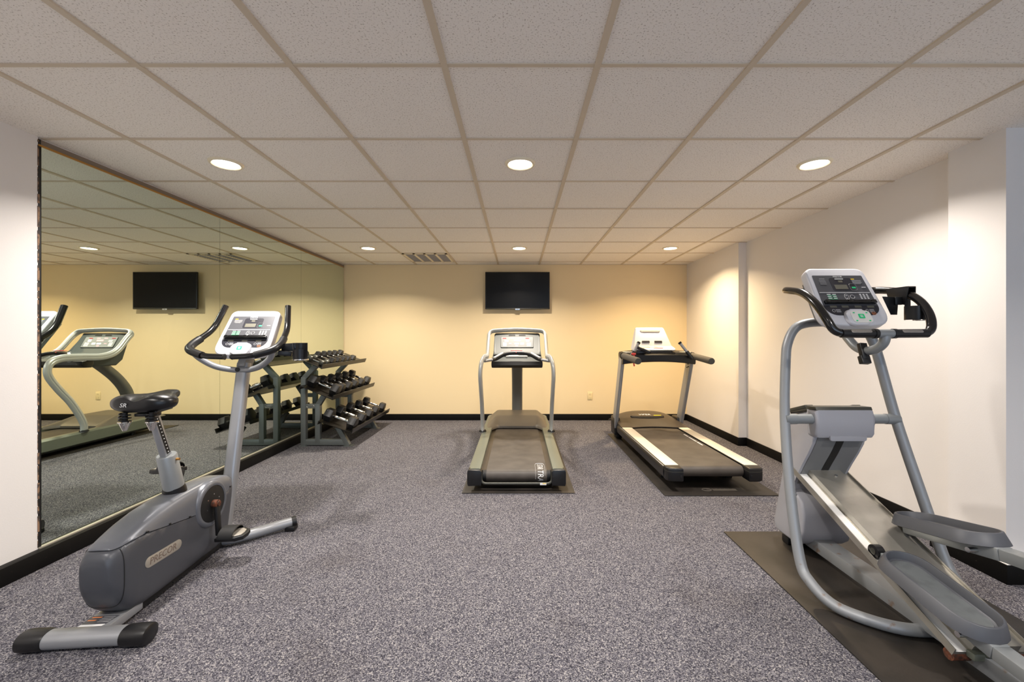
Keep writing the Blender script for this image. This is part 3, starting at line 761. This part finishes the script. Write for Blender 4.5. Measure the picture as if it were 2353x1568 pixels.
MB().tube(P, .021, 16).build('handlebar_neck', 'silver2', ell, off=EO)
w = MB().bar(E3(-.016,2.035,1.196), E3(-.020,2.010,1.12), .034, .024, up=(0,1,.2), bev=.003); w.bar(E3(-.020,2.02,1.135), E3(-.022,2.005,1.098), .044, .026, up=(0,1,.2), bev=.003); w.build('sensor_bracket', 'black', ell, off=EO)
# console + neck
console(ell, frame(E3(0,2.162,1.440), (1,0,0), (0,.494,.869)), EO, False)
w = MB().bar(E3(0,2.25,1.30), E3(0,2.235,1.42), .10, .05, bev=.012); w.bar(E3(-.15,2.28,1.476), E3(.15,2.28,1.476), .03, .03, bev=.006); w.build('console_neck', 'mid', ell, off=EO)
# cup holder on right bar
w = MB().box(EX+.238, EX+.284, 2.07, 2.19, 1.475, 1.481, .002); w.box(EX+.280, EX+.285, 2.07, 2.19, 1.425, 1.48, .002); w.prism([(2.19,1.48),(2.062,1.48),(2.08,1.388),(2.17,1.405)], .238, .243, MH, .001)
w.prism([(0,0),(.090,-.002),(.082,-.092),(.048,-.092)], 0, .004, frame((EX+.140, 2.10, 1.432), (1,.10,0), (0,0,1)), .001)
w.box(EX+.205, EX+.241, 2.095, 2.106, 1.39, 1.43, .002); w.box(EX+.248, EX+.276, 2.089, 2.094, 1.32, 1.45, .001)
br = w.build('cup_bracket', 'black', ell, off=EO)
rings = []; ccx, ccy = EX+.262, 2.045
for k in range(n+1):
    a_ = PI*.62 + 1.62*PI*k/n; top_ = 1.380; bot_ = 1.312 if k < 12 else 1.312+.045*min(1, (k-11)/2)
    rings.append([V((ccx+rr*math.cos(a_), ccy+rr*math.sin(a_), z_)) for rr, z_ in ((.046,bot_),(.046,top_),(.043,top_),(.043,bot_))])
w = MB().loft(rings); w.build('cup_sleeve', 'black', br, off=EO)
w = MB().sweep([V((ccx+.03+.036*math.cos(k*PI/12), ccy+.036*math.sin(k*PI/12), 1.311)) for k in range(24)], circ(.0025, 6), loop=True); w.build('cup_ring', 'chrome', br, off=EO)

# ================================================================== grey treadmill (centre)
TX = -.012; TO = V((TX, 4.3, .007))
t1 = thing('treadmill', 'grey treadmill with a looped silver handrail below the television', 'treadmill', TO, group='treadmills')
def T3(x, y, z): return V((TX+x, y, z))
MB().box(TX-.36, TX+.36, 3.40, 5.55, .045, .105, .005).build('base_frame', 'blackm', t1, off=TO)
w = MB()
for sx in (-1, 1):
    for y in (3.55, 5.2): w.cyl(T3(sx*.3, y, .0072), T3(sx*.3, y, .06), .03, 16)
w.build('levelling_feet', 'black', t1, off=TO)
for sx in (-1, 1):
    # sloped rail from rear to front
    R_ = []
    for y, zt in ((3.30,.178),(4.0,.186),(4.62,.192),(5.5,.192)):
        xo, xi = .385, .288
        R_.append([T3(sx*xi, y, zt-.045), T3(sx*xi, y, zt), T3(sx*(xi+.012), y, zt+.004), T3(sx*(xo-.02), y, zt+.003), T3(sx*xo, y, zt-.012), T3(sx*xo, y, .075), T3(sx*(xo-.02), y, .06), T3(sx*xi, y, .07)])
    MB().loft(R_).build('side_rail', 'green', t1, off=TO)
    w = MB().prism([(-.052,.055),(.052,.050),(.058,.07),(.058,.16),(.05,.178),(-.04,.176),(-.056,.165),(-.056,.075)], 0, .075, frame(T3(sx*.332,3.345,0), (sx*1,0,0), (0,0,1)) if sx > 0 else frame(T3(sx*.332,3.27,0), (-1,0,0), (0,0,1)), .006)
    ec = w.build('end_cap', 'black', t1, off=TO)
    w = MB()
    for xx, zz in ((.347,.115),(.290,.118)): w.cyl(T3(sx*xx, 3.262, zz), T3(sx*xx, 3.275, zz), .006, 12)
    w.build('cap_screws', 'blackm', ec, off=TO)
MB().box(TX-.29, TX+.29, 3.36, 5.0, .135, .150).build('deck', 'amber', t1, off=TO, smooth=False)
# belt wrapped round the rear roller
bp = [(4.95,.156),(3.36,.156)] + [(3.36-.048*math.sin(PI*k/12), .108+.048*math.cos(PI*k/12)) for k in range(1, 12)] + [(3.36,.060),(4.95,.060)]
bp2 = [(4.95,.153),(3.36,.153)] + [(3.36-.045*math.sin(PI*k/12), .108+.045*math.cos(PI*k/12)) for k in range(1, 12)] + [(3.36,.063),(4.95,.063)]
R_ = [[T3(x, y, z) for y, z in bp + bp2[::-1]] for x in (-.243, .243)]
belt = MB().loft(R_).build('belt', 'belt', t1, off=TO)
MB().cyl(T3(-.272,3.36,.108), T3(.272,3.36,.108), .043, 24).build('rear_roller', 'blackm', t1, off=TO)
P = fillet([T3(-.285,3.30,.155), T3(-.280,3.285,.068), T3(.280,3.285,.068), T3(.285,3.30,.155)], .04, 6)
rb = MB().tube(P, .011, 12).build('rear_bar', 'dgrey', t1, off=TO)
MB().box(TX+.185, TX+.235, 3.271, 3.2738, .060, .076).build('sticker', 'mark', rb, off=TO, smooth=False)
MB().box(TX+.205, TX+.233, 3.2705, 3.2712, .070, .075).build('sticker_band', 'yel', rb, off=TO, smooth=False)
# belt lettering (runs over the roller)
def onbelt(s, x, e=.0006):            # s: distance from roller top going back (negative = forwards over the deck)
    if s <= 0: return T3(x, 3.36 - s, .156 + e)
    a_ = s/.048; return T3(x, 3.36 - (.048+e)*math.sin(a_), .108 + (.048+e)*math.cos(a_))
cu = bpy.data.curves.new('t', 'FONT'); cu.body = 'STAR TRAC'; cu.size = .062; cu.align_y = 'CENTER'; cu.resolution_u = 2; cu.shear = .1
oo = bpy.data.objects.new('t', cu); C.objects.link(oo); bpy.context.view_layer.update()
me = bpy.data.meshes.new_from_object(oo.evaluated_get(bpy.context.evaluated_depsgraph_get()))
tb = bmesh.new(); tb.from_mesh(me); bmesh.ops.subdivide_edges(tb, edges=[e for e in tb.edges if e.calc_length() > .012], cuts=2)
for v_ in tb.verts: v_.co = onbelt(v_.co.x*.86 - .125, .190 + v_.co.y*1.05)
tb2 = [f for f in tb.faces if max((v_.co.z) for v_ in f.verts) < .075]
bmesh.ops.delete(tb, geom=tb2, context='FACES')
w = MB(); w.merge(tb)
bpy.data.objects.remove(oo); bpy.data.meshes.remove(me); bpy.data.curves.remove(cu)
path = [(.09,.152),(-.12,.152)] + [(-.145,.160),(-.15,.176),(-.15,.204),(-.145,.220)] + [(-.12,.228),(.09,.228)]
fine_ = []
for (a1, b1), (a2, b2) in zip(path, path[1:]):
    for k in range(8): fine_.append(onbelt(a1+(a2-a1)*k/8, b1+(b2-b1)*k/8))
w.sweep(fine_, circ(.0035, 6, .001)); w.build('lettering', 'mark', belt, off=TO, smooth=False)
# motor hood
def hood(u, v):
    x = -.372 + .744*u; ax = abs(x)
    near = 4.84 - max(0, (ax-.22)/.15)**1.3*.32
    y = near + (5.60-near)*v
    fl = 1 if ax < .255 else max(0, 1-((ax-.255)/.117)**1.15)
    prof_ = min(1, v/.30)**.8 if v < .75 else max(0, 1-((v-.75)/.25)**2*.9)
    z = .175 + .085*fl*prof_ + .015*fl
    return (TX+x, y, z)
hd = MB().grid(hood, 34, 24, .166).build('motor_hood', 'hoodg', t1, off=TO, ang=60)
w = MB()
w.prism(rrect(.30, .02, .009, 4), 0, .003, frame(T3(0,5.03,.258), (1,0,0), (0,.9,.1))); w.build('hood_vent', 'blackm', hd, off=TO)
# centre pillar
P = spline([T3(0,5.47,.18), T3(0,5.465,.34), T3(0,5.43,.52), T3(0,5.30,.70), T3(0,5.12,.86), T3(0,5.02,.93)], 6)
MB().sweep(P, circ(.068, 24, .05, 3.2), up=(0,1,0)).build('centre_pillar', 'pillar', t1, off=TO)
# handrail loop, figure-of-eight section
HR = [(.376,4.545,.185),(.376,4.535,.30),(.374,4.42,.52),(.372,4.285,.70),(.371,4.20,.845),(.364,4.225,.955),(.352,4.34,1.003),(.340,4.55,1.005),(.345,4.78,1.003),(.350,4.94,1.06),(.348,5.08,1.215),(.345,5.13,1.265)]
Lp = [T3(-x,y,z) for x,y,z in HR]; Rp = [T3(x,y,z) for x,y,z in HR]
top = [T3(-.31,5.155,1.298), T3(-.22,5.165,1.308), T3(0,5.172,1.318), T3(.22,5.165,1.308), T3(.31,5.155,1.298)]
f8 = []
for k in range(20):
    a_ = 2*PI*k/20; rr = .0165 + .0165*abs(math.cos(a_))**1.3
    f8.append((.0222*math.sin(a_)*(1 if abs(math.cos(a_)) > .25 else .72), 1.2*rr*math.cos(a_)))
MB().sweep(spline(Lp + top + Rp[::-1], 6), f8, up=(0,1,0)).build('handrail', 'silver3', t1, off=TO, ang=60)
for sx in (-1, 1): MB().lathe([(.04,.192),(.04,.200),(.034,.212),(0,.212)], Matrix.Translation((TX+sx*.376, 4.545, 0)), 20).build('rail_boot', 'blackm', t1, off=TO)
# console housing
CP = [(4.62,.955),(4.60,.915),(4.64,.885),(5.02,.885),(5.10,.95),(5.20,1.24),(5.185,1.27),(5.155,1.275),(5.02,1.045),(4.96,1.015),(4.80,.985),(4.70,.985)]
MT = frame((TX,0,0), (0,1,0), (0,0,1))
cs = MB().prism(CP, -.282, .282, MT, .025, 3).build('console', 'body', t1, off=TO)
MB().prism([(4.60,.915),(4.618,.955),(4.74,.978),(4.745,.93),(4.72,.88),(4.64,.883)], -.286, .286, MT, .012, 2).build('tray_front', 'black', cs, off=TO)
Mc = frame(T3(0,5.0885,1.163), (1,0,0), V((0,.135,.23)))
MB().prism(rrect(.40,.152,.012,4), -.004, .004, Mc).build('panel_frame', 'dgrey', cs, off=TO)
MB().prism(rrect(.392,.146,.010,4), .0, .006, Mc).build('control_panel', 'panel', cs, off=TO)
w = MB()
for x in (-.155, .125): w.prism(rrect(.044,.012,.001,1,x,.053), .0055, .007, Mc)
w.build('led_display', 'dred', cs, off=TO, smooth=False)
w = MB(); w.prism(rrect(.085,.022,.003,2,-.0,.022), .0055, .007, Mc)
for x in (-.06, .03): w.prism(rrect(.044,.012,.001,1,x,.053), .0055, .007, Mc)
w.prism(rrect(.032,.010,.001,1,-.085,-.022), .0055, .007, Mc); w.prism(rrect(.036,.016,.007,3,-.005,-.052), .0055, .0066, Mc); w.build('pink_display', 'pink', cs, off=TO, smooth=False)
w = MB(); w.prism(rrect(.056,.020,.009,3,-.005,-.022), .0055, .0066, Mc); w.prism(rrect(.045,.026,.004,2,.06,-.022), .0055, .0066, Mc)
for a_ in range(5): w.prism(rrect(.044,.005,.001,1,-.150,-.008-a_*.011), .0055, .0066, Mc)
for a_ in range(4):
    for b_ in range(3): w.prism(rrect(.014,.008,.001,1,.125+b_*.019,-.012-a_*.013), .0055, .0066, Mc)
for a_ in range(2): w.prism(rrect(.05,.006,.001,1,-.13,.024-a_*.014), .0055, .0066, Mc)
w.prism(rrect(.040,.032,.002,1,.128,.020), .0055, .0066, Mc); w.build('panel_print', 'track', cs, off=TO, smooth=False)
w = MB()
for sx in (-1, 1): w.prism([(sx*.022,.094),(sx*.105,.094),(sx*.090,.112),(sx*.026,.112)][::sx], .0, .003, Mc)
w.build('fan_slots', 'blackm', cs, off=TO, smooth=False)
# tray recess, items in the tray
w = MB()
for sx in (-1, 1): w.box(TX+sx*.2-.075, TX+sx*.2+.075, 4.86, 4.97, .995, 1.022, .004)
w.build('tray_pocket', 'blackm', cs, off=TO)
MB().box(TX-.13, TX+.12, 4.80, 4.98, .992, 1.012, .004).build('tray_label', 'track', cs, off=TO)
MB().sweep([T3(.055+.035*math.cos(k*PI/10), 4.90+.045*math.sin(k*PI/10), 1.015) for k in range(20)], circ(.007, 6), loop=True).build('tray_ring', 'blackm', cs, off=TO)
w = MB().box(TX-.07, TX+.06, 4.62, 4.66, 1.072, 1.077, .002); w.bar(T3(-.01,4.59,1.055), T3(-.012,4.66,1.077), .006, .004); w.build('stop_label', 'red', t1, off=TO)
P = fillet([T3(-.345,4.42,.972), T3(-.235,4.56,.985), T3(-.12,4.62,1.05), T3(.12,4.62,1.05), T3(.235,4.56,.985), T3(.345,4.42,.972)], [.03,.09,.09,.03], 6)
bmp = MB().tube(P, .016, 14).build('front_bar', 'silver', t1, off=TO)
P = fillet([T3(-.27,4.515,.98), T3(-.235,4.56,.985), T3(-.12,4.62,1.05), T3(.12,4.62,1.05), T3(.235,4.56,.985), T3(.27,4.515,.98)], [.03,.09,.09,.03], 6)
MB().tube(P, .021, 16).build('bar_grip', 'black', bmp, off=TO)
for sx in (-1, 1):
    a_, b_ = T3(sx*.155,4.600,1.036), T3(sx*.250,4.540,.986)
    w = MB().bar(a_ + V((0,-.008,.016)), b_ + V((0,-.008,.016)), .022, .014, up=(0,-.3,1), bev=.003); w.build('pulse_plate', 'track', bmp, off=TO)

# ================================================================== black treadmill (right)
UX = 1.550; UO = V((UX, 4.2, .007))
t2 = thing('treadmill', 'black treadmill with white foot rails and a white console in the right corner', 'treadmill', UO, group='treadmills')
def U3(x, y, z): return V((UX+x, y, z))
MB().box(UX-.33, UX+.33, 3.5, 5.30, .07, .15, .01).build('base_frame', 'blackm', t2, off=UO)
w = MB()
for sx in (-1, 1):
    w.box(UX+sx*.28-.03, UX+sx*.28+.03, 3.60, 3.72, .0072, .10, .006); w.box(UX+sx*.33-.035, UX+sx*.33+.035, 5.0, 5.16, .0072, .10, .01)
w.build('feet', 'black', t2, off=UO)
for sx in (-1, 1):
    R_ = []
    for y in (3.33, 4.95):
        xo, xi, zt = .382, .262, .200
        R_.append([U3(sx*xi,y,zt-.03), U3(sx*xi,y,zt-.004), U3(sx*(xo-.01),y,zt-.004), U3(sx*xo,y,zt-.014), U3(sx*(xo+.006),y,.15), U3(sx*xo,y,.105), U3(sx*(xo-.03),y,.095), U3(sx*xi,y,.10)])
    sr = MB().loft(R_).build('side_rail', 'black', t2, off=UO)
    MB().box(min(UX+sx*.264, UX+sx*.372), max(UX+sx*.264, UX+sx*.372), 3.33, 4.72, .196, .2025, .002).build('foot_rail', 'rail', sr, off=UO)
    MB().box(min(UX+sx*.374, UX+sx*.383), max(UX+sx*.374, UX+sx*.383), 3.34, 4.75, .186, .192, .001).build('edge_strip', 'silver', sr, off=UO)
    oc = [(-.058,3.35),(-.062,3.30),(-.05,3.262),(-.02,3.245),(.058,3.245),(.058,3.35)]
    ec = MB().prism([(UX+sx*.318 - sx*a_*1.05, b_) for a_, b_ in oc], .092, .200, None, .012, 3).build('end_cap', 'black', t2, off=UO)
    MB().prism([(UX+sx*.318 - sx*a_*1.065, 3.30+(b_-3.30)*1.02) for a_, b_ in oc], .168, .172).build('cap_groove', 'dgrey', ec, off=UO)
    MB().box(UX+sx*.275-.006, UX+sx*.275+.006, 3.242, 3.246, .122, .145, .001).build('cap_slot', 'blackm', ec, off=UO)
bp = [(4.95,.190),(3.36,.190)] + [(3.36-.044*math.sin(PI*k/12), .146+.044*math.cos(PI*k/12)) for k in range(1, 12)] + [(3.36,.102),(4.95,.102)]
bp2 = [(4.95,.187),(3.36,.187)] + [(3.36-.041*math.sin(PI*k/12), .146+.041*math.cos(PI*k/12)) for k in range(1, 12)] + [(3.36,.105),(4.95,.105)]
belt = MB().loft([[U3(x,y,z) for y, z in bp + bp2[::-1]] for x in (-.252, .252)]).build('belt', 'belt', t2, off=UO)
MB().cyl(U3(-.27,3.36,.146), U3(.27,3.36,.146), .040, 20).build('rear_roller', 'blackm', t2, off=UO)
w = MB()
for (a_, b_) in ((3.98,4.10),(4.12,4.30),(4.32,4.43)):
    w.prism([(.212,a_),(.226,a_),(.226,b_),(.212,b_)], .1902, .1908, Matrix.Translation((UX,0,0)))
w.build('belt_print', 'mark', belt, off=UO, smooth=False)
def hood2(u, v):
    x = -.378 + .756*u; ax = abs(x)
    near = 4.735 - .05*(ax/.26)**2 if ax < .262 else 4.70
    y = near + (5.40-near)*v
    fl = max(0, 1-(ax/.40)**3.0)
    p_ = math.sin(min(1, v/.62)*PI/2) if v < .62 else math.cos((v-.62)/.38*PI/2)
    return (UX+x, y, .207 + .105*fl*p_ - .05*max(0, (v-.7)/.3))
hd = MB().grid(hood2, 32, 26, .198).build('motor_hood', 'amber', t2, off=UO, ang=60)
# logo pod on the hood
Ml = frame(U3(-.015,4.985,.291), (1,0,0), (0,.95,.16))
pod = MB().prism([(-.20,-.045),(-.10,-.058),(.10,-.058),(.20,-.045),(.15,.03),(.08,.05),(-.08,.05),(-.15,.03)], -.03, .006, Ml, .006).build('logo_pod', 'amber', hd, off=UO)
MB().prism([(-.195,-.066),(-.1,-.090),(.1,-.090),(.195,-.066),(.18,-.047),(.1,-.058),(-.1,-.058),(-.18,-.047)], -.034, .001, Ml).build('pod_painted_shadow', 'blackm', hd, off=UO)  # solid black strip standing in for the shadow below the pod's near edge
w = MB(); text_into(w, 'VIPER', .052, Ml @ Matrix.Translation((-.02,-.004,.0068)), .15, 1.1); w.build('lettering', 'mark', pod, off=UO, smooth=False)
MB().prism([(.08,-.036),(.17,-.036),(.175,-.020),(.085,-.020)], .0055, .0078, Ml).build('yellow_flash', 'yel', pod, off=UO, smooth=False)
for sx in (-1, 1):
    P = [U3(sx*.385,5.02,.10), U3(sx*.385,4.66,1.0)]
    up_ = MB().sweep(P, circ(.020, 24, .066, 8), up=(0,1,.3)).build('upright', 'silver', t2, off=UO)
    w = MB().box(UX+sx*.372-.035, UX+sx*.372+.035, 4.93, 5.12, .06, .27, .015); w.build('upright_boot', 'black', t2, off=UO)
    if sx > 0:
        w = MB()
        for dy, dz in ((4.675,.925),(4.665,.895),(4.70,.885)): w.cyl((UX+sx*.362, dy, dz), (UX+sx*.357, dy, dz), .007, 10)
        w.build('upright_bolts', 'blackm', up_, off=UO)
    a_, b_ = U3(sx*.38,4.62,1.020), U3(sx*.362,4.10,.988)
    hb = MB().sweep([a_, a_.lerp(b_, .97), b_], circ(1., 22), scale=[.034, .034, .031]).build('handle', 'grip', t2, off=UO)
    MB().cyl(b_, b_ + (b_-a_).normalized()*.004, .029, 22).build('handle_cap', 'dgrey', hb, off=UO)
    MB().cyl(a_ + (a_-b_).normalized()*.03, a_ - (a_-b_).normalized()*.02, .040, 22).build('handle_collar', 'black', hb, off=UO)
    q0, q1 = U3(sx*.335,4.50,1.0), U3(sx*.225,4.56,1.165)
    w = MB().tube([q0, q0.lerp(q1, .5), q1], .016, 14); hg = w.build('angled_grip', 'silver', t2, off=UO)
    MB().cyl(q0.lerp(q1,-.05), q0.lerp(q1,.42), .020, 16).build('grip_sleeve', 'black', hg, off=UO)
    MB().cyl(q0.lerp(q1,.93), q0.lerp(q1,1.03), .019, 16).build('grip_tip', 'blackm', hg, off=UO)
# console bar (crosspiece), arched underside
R_ = []
for k in range(25):
    x = -.40 + .80*k/24; q = abs(x)/.40; ar = .03*(1-q**2)
    yn = 4.56 - .03*(1-q*q); zb = .925 + ar; zt = 1.040 + .02*(1-q**4)
    hw = 1.0 if k not in (0, 24) else .8
    R_.append([U3(x,yn,zb+.012), U3(x,yn-.008,zt-.03), U3(x,yn+.02,zt), U3(x,yn+.17,zt+.02), U3(x,yn+.20,zt), U3(x,yn+.19,zb+.015), U3(x,yn+.02,zb)])
cb = MB().loft(R_).build('crosspiece', 'black', t2, off=UO)
w = MB()
for sx in (-1, 1): w.box(UX+sx*.30-.07, UX+sx*.30+.07, 4.60, 4.72, 1.04, 1.064, .006)
w.build('tray', 'rail', cb, off=UO)
# console
cpz = [(4.56,1.075),(4.55,1.085),(4.565,1.10),(4.66,1.125),(4.78,1.325),(4.80,1.338),(4.825,1.33),(4.80,1.10),(4.74,1.06)]
Mu = frame((UX-.03,0,0), (0,1,0), (0,0,1))
R_ = []
for sx_, k in ((-1,1),(1,1)):
    pass
outl = []
rings = []
for i_, s_ in enumerate((-1., -.93, .93, 1.)):
    kk = .94 if i_ in (0, 3) else 1.
    ring_ = []
    for (y, z) in cpz:
        tfr = max(0, min(1, (z-1.11)/.22)); hw = .212 - .050*tfr
        yc, zc = 4.70, 1.18
        ring_.append(V((UX-.035 + s_*hw, yc+(y-yc)*kk, zc+(z-zc)*kk)))
    rings.append(ring_)
con = MB().loft(rings).build('console', 'bezel', t2, off=UO)
Mf = frame((UX-.035, 4.7185, 1.226), (1,0,0), V((0,.12,.20)))
w = MB(); 
for x in (-.085, .055): w.prism(rrect(.085,.024,.003,2,x+.012,-.062), .0, .004, Mf)
w.build('display', 'overlay2', con, off=UO, smooth=False)
MB().prism([(-.10,.072),(.10,.072),(.115,.094),(-.115,.094)], 0, .004, Mf).build('handle_recess', 'rail', con, off=UO, smooth=False)
Mk = frame((UX-.035, 4.612, 1.1135), (1,0,0), V((0,.095,.025)))
w = MB()
for x in (-.12, -.02, .075): w.prism([(x-.035,-.03),(x+.02,-.03),(x+.0,.03),(x-.05,.03)], 0, .003, Mk)
w.build('key_field', 'cream', con, off=UO, smooth=False)
w = MB()
for x in (-.08, .04): w.prism([(x-.03,-.03),(x+.02,-.03),(x+.0,.03),(x-.04,.03)], 0, .002, Mk)
w.build('grey_keys', 'markg', con, off=UO, smooth=False)
MB().prism(rrect(.10,.012,.003,2,.03,-.038), 0, .003, Mk).build('red_keys', 'red', con, off=UO, smooth=False)
w = MB().box(UX-.25, UX+.14, 4.55, 4.78, 1.035, 1.085, .012); w.bar(U3(-.25,4.56,1.12), U3(-.12,4.50,1.06), .05, .03, bev=.006); w.build('console_base', 'black', t2, off=UO)
MB().sweep(fillet([U3(-.30,4.47,1.045), U3(-.315,4.45,.99), U3(-.305,4.46,.93), U3(-.30,4.465,.915)], .03), circ(.008,8)).build('stop_cord', 'red', t2, off=UO)
MB().box(UX-.325, UX-.285, 4.45, 4.49, 1.035, 1.055, .004).build('stop_key', 'red', t2, off=UO)

# ================================================================== dumbbell rack
RO = V((-2.15, 5.14, 0))
rack = thing('dumbbell_rack', 'grey metal three-shelf dumbbell rack in the mirrored corner', 'dumbbell rack', RO)
for yy in (4.69, 5.58):
    w = MB(); s_ = .055
    w.bar((-2.415, yy, .003), (-2.415, yy, .775), s_, s_, up=(0,1,0), bev=.003)
    w.bar((-2.415, yy, .76), (-2.276, yy, .908), s_-.002, s_-.002, up=(0,1,0), bev=.003)
    w.bar((-2.255, yy, .03), (-2.255, yy, .475), s_, s_-.001, up=(0,1,0), bev=.003)
    w.bar((-2.255, yy, .462), (-2.182, yy, .578), s_-.002, s_-.002, up=(0,1,0), bev=.003)
    w.bar((-2.40, yy, .448), (-2.27, yy, .448), s_*.8, s_*.9, up=(0,0,1), bev=.003)
    w.bar((-2.43, yy, .043), (-1.94, yy, .043), s_-.006, .066, up=(0,0,1), bev=.003)
    w.bar((-2.035, yy, .215), (-1.915, yy, .003), s_-.003, s_-.003, up=(0,1,0), bev=.003)
    w.box(-2.46, -2.37, yy-.045, yy+.045, .0005, .006); w.box(-1.96, -1.86, yy-.045, yy+.045, .0005, .006)
    ef = w.build('end_frame', 'rackp', rack, off=RO)
    sy = -1 if yy < 5 else 1
    hx = [(-.045,0),(-.03,.014),(.03,.014),(.045,0),(.03,-.014),(-.03,-.014)]
    Ml = frame((-2.335, yy + sy*s_*.41, .448), (1,0,0), (0,0,1))
    w = MB().sweep([Ml @ V((a_, b_, 0)) for a_, b_ in hx], circ(.0028, 6), loop=True); w.prism(rrect(.05,.006,.001,1,0,.006), -.002, .002, Ml); w.build('emblem', 'chrome', ef, off=RO)
SH = [((-2.425,.998),(-2.165,.890)), ((-2.385,.690),(-2.045,.548)), ((-2.185,.305),(-1.832,.180))]
for (b_, f_) in SH:
    b_, f_ = V((b_[0],0,b_[1])), V((f_[0],0,f_[1])); d_ = (f_-b_).normalized(); nn = V((-d_.z,0,d_.x))
    pf = [b_ - nn*.040 - d_*.008, b_ - d_*.008 , b_, f_, f_ + nn*.042, f_ + nn*.042 + d_*.010, f_ - nn*.012 + d_*.010, f_ - nn*.008, b_ - nn*.006, b_ - nn*.040]
    w = MB().loft([[V((p.x, y, p.z)) for p in pf] for y in (4.555, 5.86)])
    w.build('shelf', 'shelf', rack, off=RO, smooth=False)

# dumbbells
hexd = [(math.cos(PI/3*k), math.sin(PI/3*k)) for k in range(6)]
def head_mesh(x0, x1, r):
    Mh = frame((0,0,0), (0,1,0), (0,0,1))          # local z = +x
    return MB().prism([(a_*r, b_*r) for a_, b_ in hexd], x0, x1, Mh, r*.16, 2)
def make_dumbbell(parent):
    """unit dumbbell along x, total length .30, head radius .066"""
    P = [(-.085,.011),(-.062,.013),(-.056,.016),(-.05,.0135),(-.03,.0150),(0,.0165),(.03,.0150),(.05,.0135),(.056,.016),(.062,.013),(.085,.011)]
    ps = [MB().lathe([(r_, h_) for h_, r_ in P], frame((0,0,0), (0,1,0), (0,0,1)), 16).build('handle', 'chrome', parent)]
    ps.append(head_mesh(-.150, -.078, .066).build('head', 'hex', parent)); ps.append(head_mesh(.078, .150, .066).build('head', 'hex', parent))
    return ps
def make_chrome(parent):
    Mh = frame((0,0,0), (0,1,0), (0,0,1))
    ps = [MB().lathe([(.012,-.085),(.014,0),(.012,.085)], Mh, 16).build('handle', 'chrome', parent)]
    for sx in (-1, 1): ps.append(MB().lathe([(0,sx*.075),(.050,sx*.075),(.055,sx*.082),(.055,sx*.14),(.048,sx*.15),(0,sx*.15)], Mh, 24).build('head', 'dgrey', parent))
    return ps
protos = {}
def dumbbell(kind, shelf, y, sc, along, label, group):
    b_, f_ = V((SH[shelf][0][0],0,SH[shelf][0][1])), V((SH[shelf][1][0],0,SH[shelf][1][1])); d_ = (f_-b_).normalized(); nn = V((-d_.z,0,d_.x))
    rr = (.066*math.cos(PI/6) if kind == 'hex' else .055)*sc
    p = f_ - d_*along + nn*(rr + .0012); p.y = y
    t = thing('dumbbell', label, 'dumbbell', p, group=group)
    t.rotation_euler = (0, math.atan2(-d_.z, d_.x), 0); t.scale = (sc,)*3
    if kind not in protos: protos[kind] = (make_dumbbell if kind == 'hex' else make_chrome)(t)
    else:
        for q in protos[kind]:
            c_ = q.copy(); C.objects.link(c_); c_.parent = t
    return t
ORD = ['nearest the camera', 'second from the camera', 'third from the camera', 'fourth from the camera', 'fifth from the camera', 'farthest from the camera']
for k, y in enumerate((4.66, 4.93, 5.20, 5.46, 5.73)):
    dumbbell('hex', 2, y, (1.20, 1.14, 1.08, 1.02, 1.02)[k], .188, 'black hex dumbbell on the bottom shelf of the rack, ' + (ORD[k] if k < 4 else ORD[5]), 'hex dumbbells on the bottom shelf')
for k, y in enumerate((4.69, 4.88, 5.08, 5.28, 5.49, 5.71)):
    dumbbell('hex', 1, y, (1.16, 1.0, 1.0, 1.0, 1.0, 1.0)[k], .180, 'black hex dumbbell on the middle shelf of the rack, ' + ORD[k], 'hex dumbbells on the middle shelf')
for k, y in enumerate((4.86, 5.01, 5.16, 5.30, 5.46)):
    dumbbell('hex', 0, y, .78, .122, 'small black hex dumbbell on the top shelf of the rack, ' + (('nearest the chrome pair',) + tuple(ORD[1:4]) + ('beside the back corner',))[k], 'small hex dumbbells on the top shelf')
for k, y in enumerate((4.625, 4.735)):
    dumbbell('chrome', 0, y, .62, .105, ('small round chrome dumbbell at the camera end of the top shelf', 'small round chrome dumbbell next to the first hex dumbbell, top shelf')[k], 'small chrome dumbbells on the top shelf')

# ------------------------------------------------------------------ world, camera, view
wd = bpy.data.worlds.new('world'); bpy.context.scene.world = wd; wd.use_nodes = True
bg = wd.node_tree.nodes['Background']; bg.inputs[0].default_value = (.62, .78, 1, 1); bg.inputs[1].default_value = 2.2
cam = bpy.data.cameras.new('camera'); co = bpy.data.objects.new('camera', cam); C.objects.link(co)
F = 954.
cam.sensor_width = 36; cam.sensor_fit = 'HORIZONTAL'; cam.lens = F*36/2353; cam.clip_start = .05; cam.clip_end = 60
cam.shift_x = (1176.5-1190.5)/2353; cam.shift_y = -(784-775)/2353
co.location = (0, 0, 1.227); co.rotation_euler = (PI/2, 0, 0)
sc = bpy.context.scene; sc.camera = co
sc.view_settings.view_transform = 'Standard'; sc.view_settings.look = 'None'; sc.view_settings.gamma = 1; sc.view_settings.exposure = .22
sc.view_settings.use_curve_mapping = False
sc.cycles.max_bounces = 10; sc.cycles.diffuse_bounces = 6; sc.cycles.glossy_bounces = 6
sc.cycles.caustics_reflective = True; sc.cycles.caustics_refractive = False
